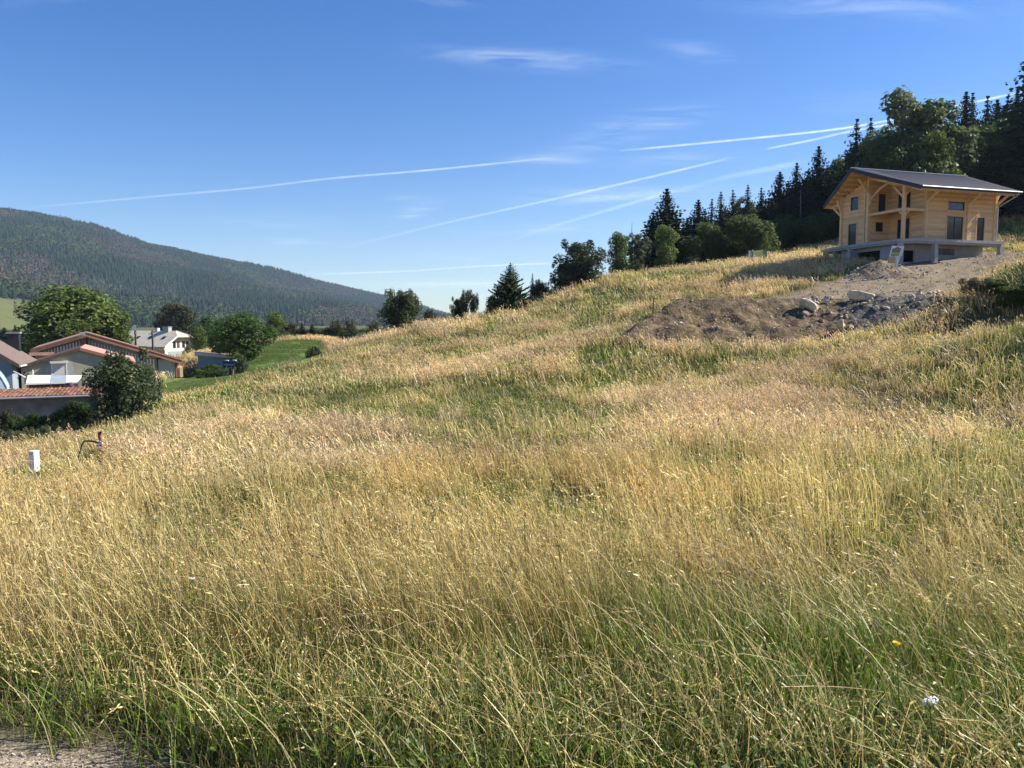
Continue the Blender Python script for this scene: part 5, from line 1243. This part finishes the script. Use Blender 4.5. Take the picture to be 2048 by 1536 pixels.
def near_things():
    Y = 23.5; x, _, z = at(69, 930, Y)
    BUILT.append((x+1.5, Y-2.4, .55, 3.6, .56))
    m_ = thing('marker_box', 'small white connection box half hidden in the dry grass at the far left', 'box', (x, Y, z+.06), -.35)
    h = zat(906, Y)-z
    MB().box(-.11, -.09, -.25, .11, .09, h-.02).build('body', M['white_paint'], m_); MB().box(-.12, -.10, h-.02, .12, .10, h+.01).build('lid', M['white_paint'], m_)
    MB().box(-.08, -.095, h-.09, .06, -.091, h-.06).build('label_plate', M['concrete'], m_)
    Y = 25.0; x, _, _ = at(201, 880, Y); g0 = gz(x, Y)
    BUILT.append((x+.7, Y-1.8, .7, 2.6, .49))
    s = thing('old_post', 'weathered reddish post with a dark bent branch, in dry grass at the left', 'post', (x, Y, g0)); h = zat(866, Y)-g0+.05
    MB().tube([(.05, 0, -.1), (.03, 0, h*.5), (-.02, 0, h-.03), (-.03, .01, h)], [.075, .07, .06, .03], 7).build('post', M['brick_red'], s)
    MB().box(.02, -.06, h-.09, .06, -.02, h+.01).build('dark_hook', M['void'], s)
    MB().tube([(.02, -.05, h*.62), (-.25, -.05, h*.70), (-.50, -.05, h*.71), (-.58, -.05, h*.60), (-.75, -.05, .1)], [.035, .03, .035, .025, .03], 6).build('branch', M['bark'], s)
    MB().bar((-.08, -.08, h*.55), (.10, -.08, h*.66), .07).build('white_clamp', M['white_paint'], s)
    # yellow flower
    x, y, z = at(1793, 1288, 2.75); g0 = gz(x, y)
    f = thing('yellow_flower', 'single yellow daisy-like flower among the near grass at the right', 'flower', (x, y, g0)); hz_ = z-g0
    MB().tube([(.05, .03, 0), (.03, .02, hz_*.5), (0, 0, hz_)], .0022, 5).build('stem', M['stem_green'], f)
    V, F = [], []
    for k in range(26):
        a = k*2.399; L = .016+.004*rng.random(); t = .2+.25*(k % 3); d = Vector((cos(a), sin(a)*.8, t)).normalized(); sd = Vector((-sin(a), cos(a), 0))*.0028; b_ = len(V); p = Vector((0, 0, hz_))
        V += [p-sd*.5, p+d*L*.6-sd, p+d*L, p+d*L*.6+sd, p+sd*.5]; F.append([b_, b_+1, b_+2, b_+3, b_+4])
    mesh_obj('petals', V, F, M['flower_yellow'], f)
    MB().tube([(0, 0, hz_-.008), (0, 0, hz_+.002), (0, 0, hz_+.006)], [.004, .007, .003], 8).build('flower_heart', M['flower_yellow'], f)
    def umbel(px, py, Y, w, lab, tilt=0):
        x, y, z = at(px, py, Y); g0 = gz(x, y); f = thing('white_flower', lab, 'flower', (x, y, g0)); hz_ = z-g0; r = random.Random(int(px))
        MB().tube([(.04, .02, 0), (.02, .01, hz_*.5), (0, 0, hz_-.03)], .0022, 5).build('stem', M['stem_green'], f)
        V, F = [], []
        for k in range(70):
            a = r.random()*6.28; q = w*sqrt(r.random()); p = Vector((cos(a)*q, sin(a)*q, hz_+.12*w*(1-(q/w)**2)*3+tilt*cos(a)*q+r.uniform(-.002, .002))); s = .0042; b_ = len(V); t1 = Vector((r.gauss(0, 1), r.gauss(0, 1), .2)).normalized()*s; t2 = t1.cross(Vector((r.gauss(0, .3), r.gauss(0, .3), 1))).normalized()*s
            V += [p-t1, p+t2, p+t1, p-t2]; F.append([b_, b_+1, b_+2, b_+3])
        mesh_obj('florets', V, F, M['flower_white'], f)
        m_ = MB()
        for k in range(7): a = k*.9; m_.bar((0, 0, hz_-.03), (cos(a)*w*.7, sin(a)*w*.7, hz_-.002), .0018)
        m_.build('rays', M['stem_green'], f)
    umbel(1861, 1403, 2.62, .024, 'grey white tattered flower head low in the grass near the right corner', .5)
    umbel(384, 1157, 4.3, .014, 'small white yarrow head, the left one of the pair in the near left grass'); umbel(487, 1163, 4.3, .013, 'small white yarrow head, the right one of the pair in the near left grass')
near_things()
# ------------------------------------------------------------------ trees and shrubs
T = place_tree
# valley, left
T('maple', 152, 566, 106, 205, 'very large dark green broadleaf tree behind the barn')
T('light_tree', 138, 636, 97, 100, 'bright green leafy tree directly behind the barn ridge, in front of the very large tree')
T('round_tree', 88, 640, 112, 90, 'dark round tree between the brown house roof and the very large tree')
T('light_tree', 228, 612, 108, 74, 'loose olive green tree right of the very large tree, overhanging the farmhouse roof')
T('spruce', 30, 650, 150, 30, 'small blue green conifer on the pale meadow above the brown roof')
T('spruce', 8, 655, 260, 30, 'small conifer at the left picture edge on the pale meadow')
T('bush_tree', 238, 702, 46.5, 128, 'big leafy bush with a dark hollow, between the tiled shed and the lawn', base_py=838, name='bush')
T('spiky_bush', 292, 722, 49, 40, 'pinkish green spindly shrub at the right side of the big leafy bush', base_py=790, name='bush')
T('pine', 358, 603, 205, 92, 'brownish dark pine behind the white farmhouse gable')
T('spruce_slim', 346, 636, 196, 24, 'slim light green conifer in front of the brownish pine')
T('pine', 326, 628, 212, 44, 'dark low pine to the left of the brownish pine')
T('round_tree', 412, 630, 135, 66, 'dark green tree between the pine and the round bright tree')
T('maple', 400, 652, 118, 36, 'small dark tree just above the far slate roof')
T('round_tree', 482, 622, 97, 118, 'round bright green tree beside the blue grey shed', base_py=716)
T('light_tree', 440, 660, 102, 40, 'pale feathery shrub tree at the left side of the round bright tree', base_py=712)
T('light_tree', 552, 622, 124, 52, 'tall pale green tree right of the round bright tree')
T('bush_tree', 560, 656, 118, 44, 'low green bush below the tall pale green tree', base_py=704, name='bush')
T('round_tree', 377, 690, 112, 26, 'small dark round tree below the white verge of the farmhouse', base_py=738)
HG = 'trees along the far hedgerow'
for i, (k, px, tp, w_, lab) in enumerate((('pine', 583, 645, 34, 'reddish brown pine first in the hedgerow'), ('spruce', 604, 647, 26, 'dark spruce second in the hedgerow, left of its twin'), ('spruce', 624, 648, 26, 'dark spruce third in the hedgerow, right of its twin'),
        ('round_tree', 642, 655, 30, 'small grey green tree beside the two hedgerow spruces'), ('bush_tree', 660, 652, 40, 'grey green hedgerow tree in the middle of the row'), ('spiky_bush', 689, 636, 26, 'tallest pointed tree of the hedgerow'),
        ('round_tree', 676, 655, 32, 'low dark hedgerow tree left of the tallest pointed one'), ('bush_tree', 706, 655, 36, 'dark hedgerow tree right of the tallest pointed one'), ('round_tree', 724, 656, 32, 'last but one of the hedgerow trees'), ('bush_tree', 748, 645, 38, 'dark bush ending the hedgerow below the lone tree'),
        ('round_tree', 574, 664, 28, 'small bright green tree at the near end of the hedgerow'))):
    T(k, px, tp, 126-1.2*i if i < 9 else (95 if i == 9 else 121), w_*1.35, lab, HG, base_py=(694 if i < 8 else 690) if i != 9 else 668)
T('spiky_bush', 628, 690, 74, 24, 'small dark sapling standing alone in front of the mown lawn', base_py=730)
T('bush_tree', 803, 583, 76, 80, 'lone dark green tree on the left shoulder of the hill', base_py=658)
T('spiky_bush', 806, 574, 76.5, 44, 'pale upright shoots rising above the lone tree', base_py=650)
T('bush_tree', 858, 620, 84, 40, 'low green bush right of the lone tree', base_py=645, name='bush')
T('spiky_bush', 937, 576, 80, 28, 'thin grey green shrub, the taller of the pair on the crest', base_py=628)
T('bush_tree', 916, 596, 80.5, 40, 'low grey green shrub, the shorter of the pair on the crest', base_py=630, name='bush')
T('young_spruce', 1021, 526, 80, 58, 'dense dark young spruce standing alone on the crest', base_py=613)
T('bush_tree', 984, 590, 83, 34, 'pale green bush at the foot of the young spruce', base_py=616, name='bush')
T('spruce_slim', 1065, 546, 88, 11, 'pencil thin sapling on the crest right of the young spruce', base_py=600)
T('bush_tree', 1082, 566, 88, 46, 'low bush with a dark sprig between the spruce and the wide bushy tree', base_py=602, name='bush')
T('spiky_bush', 1078, 556, 89, 16, 'dark sprig sticking up from the low bush on the crest', base_py=595)
T('bush_tree', 1160, 482, 86, 122, 'wide bushy dark green tree on the crest', base_py=578)
T('bush_tree', 1124, 528, 87, 50, 'lower left part tree of the wide bushy clump', base_py=585)
# middle group
T('light_tree', 1238, 462, 97, 46, 'slender green tree left of the thin birches')
T('birch', 1266, 466, 99, 26, 'left one of the three thin see through birches', 'thin birches'); T('birch', 1281, 468, 99, 26, 'middle one of the three thin see through birches', 'thin birches'); T('birch', 1293, 478, 100, 22, 'right one of the three thin see through birches', 'thin birches')
T('bush_tree', 1270, 520, 98, 44, 'dark undergrowth bush below the thin birches', name='bush')
sx_, _, sz_ = at(1264, 444, 99); s_ = thing('dead_tree', 'bare thin dead spike rising between the thin birches', 'tree', (sx_, 99, gz(sx_, 99))); s_.scale = (.8, .8, (sz_-gz(sx_, 99))/10); SNAG.build('trunk', M['bark'], s_)
T('spruce', 1334, 378, 104, 82, 'tall dark spruce, highest of the middle group')
T('spruce', 1306, 432, 106, 50, 'dark spruce tucked against the left of the tallest middle spruce')
T('spruce_slim', 1366, 452, 106, 30, 'small spruce right of the tallest middle spruce')
T('light_tree', 1334, 448, 96, 58, 'yellow green poplar like tree in front of the tallest middle spruce')
T('bush_tree', 1388, 511, 93, 36, 'grey green bush in front of the dark middle trees', name='bush')
T('spruce', 1397, 400, 105, 58, 'dark spruce between the tallest one and the weeping tree')
T('weeping_tree', 1414, 444, 98, 74, 'yellow green drooping tree left of the larger drooping tree')
T('weeping_tree', 1495, 427, 96, 108, 'large light green drooping tree behind the notice board')
T('round_tree', 1440, 470, 99, 80, 'dark shaded tree between the two drooping trees')
T('round_tree', 1530, 480, 100, 60, 'dark shaded tree right of the large drooping tree')
T('light_tree', 1528, 462, 93, 26, 'hanging light green foliage behind the green end of the notice board', base_py=530)
T('round_tree', 1370, 478, 100, 50, 'dark shaded tree behind the grey green bush')
bgc = 'spruces in the forest edge behind the drooping trees'
for i, (px, tp, w_, k) in enumerate(((1424, 398, 40, 'spruce_open'), (1442, 384, 36, 'spruce_slim'), (1466, 380, 40, 'spruce_open'), (1482, 396, 40, 'birch'), (1496, 370, 30, 'spruce_slim'), (1523, 376, 46, 'spruce_open'),
        (1410, 418, 36, 'spruce_slim'), (1453, 410, 50, 'round_tree'), (1508, 410, 50, 'round_tree'))):
    T(k, px, tp, 120+2*(i % 4), w_, 'one of the shaded trees forming the forest edge behind the drooping trees', bgc)
T('spruce', 1560, 344, 118, 62, 'tall dark spruce, first of the rising row toward the chalet')
T('spruce', 1594, 326, 119, 50, 'tall dark spruce, second of the rising row toward the chalet')
T('spruce', 1638, 293, 118, 66, 'tall dark spruce, third and highest of the rising row left of the chalet')
T('light_tree', 1672, 312, 119, 52, 'green deciduous tree between the third spruce and the chalet roof')
T('spruce_slim', 1656, 330, 123, 30, 'thin spruce beside the green deciduous tree'); T('spruce_slim', 1577, 362, 116, 40, 'half hidden spruce between the first and second of the rising row'); T('spruce', 1615, 350, 114, 56, 'half hidden spruce between the second and third of the rising row')
T('round_tree', 1560, 430, 108, 90, 'broad dark tree filling the shade left of the chalet'); T('round_tree', 1625, 425, 107, 96, 'broad dark tree close to the left gable of the chalet'); T('round_tree', 1680, 420, 108, 90, 'dark tree directly behind the chalet gable')
T('spruce', 1545, 400, 112, 46, 'dark spruce in the shade right of the large drooping tree')
sx_, _, sz_ = at(1602, 380, 113); s_ = thing('dead_tree', 'pale bare tree trunk standing in front of the dark spruces', 'tree', (sx_, 113, gz(sx_, 113))); s_.scale = (.9, .9, (sz_-gz(sx_, 113))/10); SNAG.build('trunk', M['pale_bark'], s_)
# behind and above the chalet
T('spruce_open', 1714, 238, 112, 66, 'dark spruce with stepped branches just left of the great ash')
T('spruce_open', 1742, 236, 116, 56, 'mixed dark tree between the stepped spruce and the great ash')
T('round_tree', 1738, 262, 114, 90, 'dark round tree behind the chalet ridge')
T('ash_tree', 1838, 170, 108, 170, 'great pale leaved ash tree towering over the chalet roof', rz=0)
T('round_tree', 1790, 262, 106, 130, 'dark broadleaf tree below the left side of the great ash'); T('light_tree', 1868, 262, 104, 90, 'bright green lower tree on the right side of the great ash')
T('round_tree', 1900, 330, 104, 70, 'dark low tree between the great ash and the right hand spruces')
RG = 'dark spruces on the slope right of the great ash'
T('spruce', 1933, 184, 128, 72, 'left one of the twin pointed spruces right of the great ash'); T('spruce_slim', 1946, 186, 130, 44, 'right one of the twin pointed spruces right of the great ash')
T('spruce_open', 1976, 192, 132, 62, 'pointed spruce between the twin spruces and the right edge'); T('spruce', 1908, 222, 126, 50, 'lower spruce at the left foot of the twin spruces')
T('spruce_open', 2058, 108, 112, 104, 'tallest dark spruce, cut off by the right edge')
T('light_tree', 1942, 248, 122, 44, 'sunlit green treetop in front of the twin spruces'); T('light_tree', 1998, 256, 122, 34, 'small sunlit green treetop toward the right edge')
for i, (px, tp, Y, w_, k) in enumerate(((1995, 200, 134, 70, 'spruce'), (2016, 192, 136, 60, 'spruce_open'), (2036, 180, 134, 66, 'spruce'), (1925, 262, 120, 80, 'round_tree'), (1965, 250, 121, 80, 'round_tree'), (2010, 235, 122, 90, 'round_tree'),
        (2050, 225, 123, 90, 'round_tree'), (1890, 262, 122, 60, 'spruce'), (1918, 300, 116, 80, 'round_tree'), (1960, 310, 117, 90, 'round_tree'), (2005, 315, 119, 90, 'round_tree'), (2050, 310, 120, 90, 'round_tree'), (1850, 300, 118, 90, 'round_tree'), (1800, 300, 118, 90, 'round_tree'))):
    T(k, px, tp, Y, w_, 'one of the deeply shaded trees filling the forest right of the chalet', 'shaded forest trees right of the chalet')
for i in range(46):
    px = 1380+i*14.7+rng.uniform(-8, 8); tp = np.interp(px, [1380, 1500, 1640, 1720, 1800, 1900, 2060], [432, 404, 345, 285, 255, 250, 190])+rng.uniform(2, 32)
    T(rng.choice(('spruce', 'spruce', 'spruce_open', 'round_tree')), px, tp, rng.uniform(136, 160), rng.uniform(54, 78), 'one of the dark trees in the depth of the hillside forest', 'dark trees in the depth of the hillside forest')
# trees of the same forest standing just outside the picture on the right; they shade the slope
for i in range(44):
    a = rng.random(); Y = rng.uniform(62, 150); px = 2130 + (rng.random()**.8)*1000
    x = xat(px, Y)
    if x < (72 if Y > 88 else 86): continue
    k = rng.choice(('spruce', 'spruce', 'spruce_open', 'round_tree')); z0 = gz(x, Y); zt_py = 643-(z0+rng.uniform(17, 25)-CAMZ)/Y*FPX
    T(k, px, zt_py, Y, rng.uniform(7, 9)/Y*FPX, 'one of the forest trees beyond the right edge of the meadow', 'forest trees beyond the right edge')
# shrubs and low plants
for kind, px, tp, bp, Y, w_, lab in (('bush_tree', 12, 818, 868, 46, 50, 'pale green leafy plant at the left edge below the shed wall'), ('round_tree', 62, 826, 866, 46.5, 60, 'dark green low bush below the middle of the shed wall'),
        ('light_tree', 84, 830, 866, 45.5, 26, 'bright green small plant beside the dark low bush'), ('maple', 122, 818, 852, 47, 52, 'low bush with reddish lower leaves near the shed corner'), ('round_tree', 150, 800, 850, 47.5, 70, 'dark bush climbing the right end of the shed wall'),
        ('round_tree', 420, 727, 768, 86, 62, 'low round bush left of the covered rack'), ('light_tree', 404, 738, 765, 85, 34, 'small light bush at the left end of the rack bushes'), ('bush_tree', 484, 716, 758, 86.5, 34, 'upright bush right of the covered rack'),
        ('bush_tree', 446, 742, 766, 85.5, 30, 'small bush in front of the covered rack'), ('light_tree', 474, 706, 748, 90, 30, 'thin leafy shrub at the corner of the blue grey shed')):
    T(kind, px, tp, Y, w_, lab, 'low bushes round the sheds', base_py=bp, name='bush')
for kind, px, tp, bp, Y, w_, lab in (('spiky_bush', 6, 856, 900, 35, 46, 'rough green weeds at the left edge below the leafy plant'), ('light_tree', 40, 862, 898, 36, 40, 'clump of green weeds just right of the left edge, above the white box'), ('spiky_bush', 76, 850, 880, 40, 34, 'small weedy clump below the dark low bush')):
    T(kind, px, tp, Y, w_, lab, 'weedy clumps below the shed', base_py=bp, name='bush')
for kind, px, hh, Y, w_, lab in (('light_tree', 2038, 1.15, 38.5, 84, 'broad low shrub on the bank at the right edge'), ('spiky_bush', 1966, .95, 41, 60, 'middle shrub of the overgrown bank at the right'), ('spiky_bush', 1905, .8, 43, 48, 'lowest and leftmost shrub of the overgrown bank at the right'),
        ('light_tree', 2000, .9, 39.5, 54, 'pale shrub on the overgrown bank, left of the broad low one'), ('light_tree', 2090, 1.1, 38, 70, 'shrub of the overgrown bank just beyond the right edge')):
    T(kind, px, 643-(gz(xat(px, Y), Y)+hh-CAMZ)/Y*FPX, Y, w_, lab, 'shrubs on the overgrown bank', name='bush')

# ------------------------------------------------------------------ meadow (each layer one mass of grass)
def stems(seed): pass
gl = grass_layer
gl('near_grass', 2.3, 6.5, 50, .17, .0058, 40, 9, .47, 1.0, 'dense tangled dry and green grass nearest to the viewer', 100, half=.95, segs=5)
gl('meadow_grass', 6.5, 17, 27, .24, .0125, 24, 11, .40, 1.0, 'tall straw coloured meadow grass in the lower half of the field', 200, half=.9)
gl('middle_meadow_grass', 17, 38, 13, .36, .026, 20, 13, .42, .86, 'dry meadow grass in the middle of the field', 300, half=.86, segs=3)
gl('far_meadow_grass', 38, 72, 7, .55, .046, 18, 14, .44, .84, 'dry meadow grass on the upper slope', 400, half=.84, segs=3)
gl('distant_meadow_grass', 72, 125, 4.5, .8, .06, 16, 16, .42, .8, 'grass on the crest and beyond the field', 500, half=.80, segs=2)
def long_stalks():
    """the long bowed stalks that arch over the near grass"""
    pr = [blade_clump(700+k, .05, 0, 3, 3, .0046, .3, 1.0, lean=.75, scol=((.42, .30, .13), (.70, .54, .30)), segs=8) for k in range(6)]
    n = 900; yy = np.sqrt(NR.uniform(2.7**2, 12**2, n)); xx = NR.uniform(-.9, .9, n)*yy; k = path_mask(xx, yy) < .2; xx, yy = xx[k], yy[k]; n = len(xx)
    s = NR.uniform(.75, 1.25, n); t = NR.uniform(.9, 1.2, n)[:, None]*np.ones(3)
    scatter('long_grass_stalks', np.stack([xx, yy, H(xx, yy)], 1), np.stack([NR.normal(0, .25, n), NR.normal(-.15, .25, n), NR.normal(0, .8, n)], 1), np.stack([s]*3, 1), NR.integers(0, 6, n), pr, t, label='long bowed dry stalks arching over the near grass', cat='grass')
long_stalks()
def verge_plants():
    pr = [blade_clump(800+k, .10, 26, 3, 2, .0046, .20, .4, gcol=((.06, .10, .015), (.15, .22, .04)), broad=8, segs=4) for k in range(4)]
    pr += [blade_clump(810+k, .14, 10, 14, 0, .0035, .12, .25, lean=1.3, gcol=((.16, .12, .06), (.25, .19, .10)), scol=((.25, .18, .10), (.42, .33, .2)), segs=4) for k in range(2)]
    n = 2600; xx = NR.uniform(-3.2, 3.2, n); d = NR.uniform(-.08, 1.5, n); yy = np.where(xx > 1, 1.45-.05*(xx-1), 2.80-.42*(xx+1.25))+d; k = (yy > 1.7) & (path_mask(xx, yy) < .6); xx, yy, d = xx[k], yy[k], d[k]; n = len(xx)
    idx = np.where(d < .22, 4+(NR.random(n)*2).astype(int), (NR.random(n)*4).astype(int)); s = NR.uniform(.6, 1.3, n)
    scatter('verge_grass', np.stack([xx, yy, H(xx, yy)], 1), np.stack([NR.normal(0, .15, n), NR.normal(0, .15, n), NR.random(n)*6.28], 1), np.stack([s]*3, 1), idx, pr, NR.uniform(.8, 1.2, n)[:, None]*np.ones(3), label='short lush grass and clover along the edge of the gravel track', cat='grass')
verge_plants()
def lawn_and_bank():
    pr = [blade_clump(900+k, .5, 60, 0, 0, .03, .10, .2, gcol=((.08, .15, .03), (.15, .23, .05)), segs=2) for k in range(3)]
    n = 16000; xx = NR.uniform(xat(250, 70), xat(720, 110), n); yy = NR.uniform(56, 120, n); k = (lawn_mask(xx, yy) > .5) & not_built(xx, yy); xx, yy = xx[k], yy[k]; n = len(xx); s = NR.uniform(.8, 1.3, n)
    scatter('lawn_grass', np.stack([xx, yy, H(xx, yy)], 1), np.stack([0*s, 0*s, NR.random(n)*6.28], 1), np.stack([s]*3, 1), NR.integers(0, 3, n), pr, NR.uniform(.85, 1.15, n)[:, None]*np.ones(3), label='mown green lawn between the barn and the sheds', cat='lawn')
    # sparse weeds coming up on the bare earth
    pr = [blade_clump(950+k, .35, 12, 8, 3, .02, .35, .6, segs=3) for k in range(3)]
    n = 1600; xx = NR.uniform(xat(1230, 50), xat(2040, 78), n); yy = NR.uniform(45, 82, n); k = (dirt_mask(xx, yy) > .4) & not_built(xx, yy) & (fbm(xx, yy, 5, 301)+NR.normal(0, .05, n) > .56); xx, yy = xx[k], yy[k]; n = len(xx)
    zz = H(xx, yy); k = (xx > xat(1215, 50)) & (xx < PX1+7) & (yy > 45.5) & (yy < 61); zz = np.where(k, np.maximum(zz, pad_h(xx, yy)), zz); s = NR.uniform(.5, 1.1, n)
    scatter('weeds', np.stack([xx, yy, zz], 1), np.stack([0*s, 0*s, NR.random(n)*6.28], 1), np.stack([s]*3, 1), NR.integers(0, 3, n), pr, None, label='sparse weeds coming up through the bare earth', cat='weeds')
lawn_and_bank()

# ------------------------------------------------------------------ aircraft trails high in the sky
def trail_mat():
    m, nt, n, l, b = newmat('ice_trail'); n.remove(b)
    d = n.new('ShaderNodeBsdfDiffuse'); d.inputs['Color'].default_value = (.95, .95, .95, 1); t = n.new('ShaderNodeBsdfTranslucent'); t.inputs['Color'].default_value = (.95, .95, .95, 1)
    s = n.new('ShaderNodeAddShader'); l.new(d.outputs[0], s.inputs[0]); l.new(t.outputs[0], s.inputs[1])
    tr = n.new('ShaderNodeBsdfTransparent'); mx = n.new('ShaderNodeMixShader'); l.new(tr.outputs[0], mx.inputs[1]); l.new(s.outputs[0], mx.inputs[2])
    lw = n.new('ShaderNodeLayerWeight'); lw.inputs['Blend'].default_value = .5
    inv = n.new('ShaderNodeMath'); inv.operation = 'SUBTRACT'; inv.inputs[0].default_value = 1; l.new(lw.outputs['Facing'], inv.inputs[1])
    pw = n.new('ShaderNodeMath'); pw.operation = 'POWER'; l.new(inv.outputs[0], pw.inputs[0]); pw.inputs[1].default_value = 2.6
    tcn = n.new('ShaderNodeTexCoord'); nz_ = n.new('ShaderNodeTexNoise'); nz_.inputs['Scale'].default_value = .0016; nz_.inputs['Detail'].default_value = 5; l.new(tcn.outputs['Object'], nz_.inputs[0])
    mr_ = n.new('ShaderNodeMapRange'); mr_.inputs[1].default_value = .25; mr_.inputs[2].default_value = .7; mr_.inputs[3].default_value = .45; mr_.inputs[4].default_value = 1; l.new(nz_.outputs['Fac'], mr_.inputs[0])
    at_ = n.new('ShaderNodeAttribute'); at_.attribute_name = 'col'; sp = n.new('ShaderNodeSeparateColor'); l.new(at_.outputs['Color'], sp.inputs[0])
    a = n.new('ShaderNodeMath'); a.operation = 'MULTIPLY'; l.new(pw.outputs[0], a.inputs[0]); l.new(mr_.outputs[0], a.inputs[1])
    a2 = n.new('ShaderNodeMath'); a2.operation = 'MULTIPLY'; l.new(a.outputs[0], a2.inputs[0]); l.new(sp.outputs['Red'], a2.inputs[1]); l.new(a2.outputs[0], mx.inputs[0])
    l.new(mx.outputs[0], n['Material Output'].inputs['Surface']); return m
M['trail'] = trail_mat()
def trail(label, pts, wpx, dens, fade=(1, 1), alt=8000):
    P = []
    for px, py in pts:
        x, y, z = at(px, py, 1000.0); k = (alt-CAMZ)/(z-CAMZ); P.append(Vector((x*k, y*k, alt)))
    Q = []; D = []; n = 40
    for i in range(n+1):
        t = i/n*(len(P)-1); j = min(int(t), len(P)-2); f = t-j
        p0 = P[max(j-1, 0)]; p1 = P[j]; p2 = P[j+1]; p3 = P[min(j+2, len(P)-1)]
        q = .5*((2*p1)+(p2-p0)*f+(2*p0-5*p1+4*p2-p3)*f*f+(-p0+3*p1-3*p2+p3)*f**3); Q.append(q)
        u = i/n; D.append(dens*min(1, u/.12 if fade[0] else 1)*min(1, (1-u)/.12 if fade[1] else 1))
    rad = [q.length/FPX*wpx/2*(.8+.4*vnoise([i*1.0], [wpx*3.3], 3.0, 5)[0]) for i, q in enumerate(Q)]
    mb = MB().tube(Q, rad, 14); cols = np.repeat(np.array(D), 14)[:, None]*np.ones(3)
    mb.f = mb.f[:-2]
    o = mesh_obj('contrail', mb.v, mb.f, M['trail'], smooth=True, col=cols); o['group'] = 'aircraft trails'
    return tag(o, label, 'contrail')
trail('long thin contrail climbing gently across the left half of the sky above the mountain', [(30, 418), (330, 391), (500, 376), (660, 357), (850, 341), (1120, 314)], 5.8, 0.19)
trail('contrail ending at the dark spruces above the chalet, upper one of the close pair', [(1235, 302), (1450, 282), (1690, 256), (1880, 219), (2060, 180)], 5.8, 0.20)
trail('shorter contrail just below the upper one of the close pair near the spruces', [(1530, 298), (1620, 281), (1700, 263), (1885, 231)], 5.8, 0.17)
trail('contrail running from the hill crest up to the right, upper of the two slanting ones', [(650, 505), (870, 451), (1100, 400), (1250, 366), (1470, 314)], 6.6, 0.26)
trail('bright contrail slanting up behind the tallest middle spruce', [(935, 517), (1060, 468), (1200, 425), (1350, 382)], 8.7, 0.30)
trail('broad faint old contrail continuing toward the chalet spruces', [(1100, 405), (1330, 385), (1450, 355), (1620, 322)], 15.4, 0.07)
trail('low flat contrail just above the right end of the mountain', [(610, 549), (800, 543), (950, 533), (1120, 526)], 5.8, 0.20)
trail('faint low contrail close above the crest shrubs', [(790, 569), (900, 568), (1010, 566)], 8.7, 0.11)
trail('faint wide contrail remnant crossing low behind the young spruce', [(940, 592), (1000, 584), (1060, 568)], 9.6, 0.08)

# ------------------------------------------------------------------ air
def haze():
    m = bpy.data.materials.new('haze_air'); m.use_nodes = True; n = m.node_tree.nodes; n.clear(); o_ = n.new('ShaderNodeOutputMaterial'); v = n.new('ShaderNodeVolumePrincipled')
    v.inputs['Color'].default_value = (.60, .78, 1.0, 1); v.inputs['Density'].default_value = HAZE; v.inputs['Anisotropy'].default_value = .2; m.node_tree.links.new(v.outputs[0], o_.inputs['Volume'])
    o = MB().box(-7400, -7400, -60, 7400, 7400, 620).build('haze', m); tag(o, kind='stuff')
HAZE = 8.5e-5
haze()
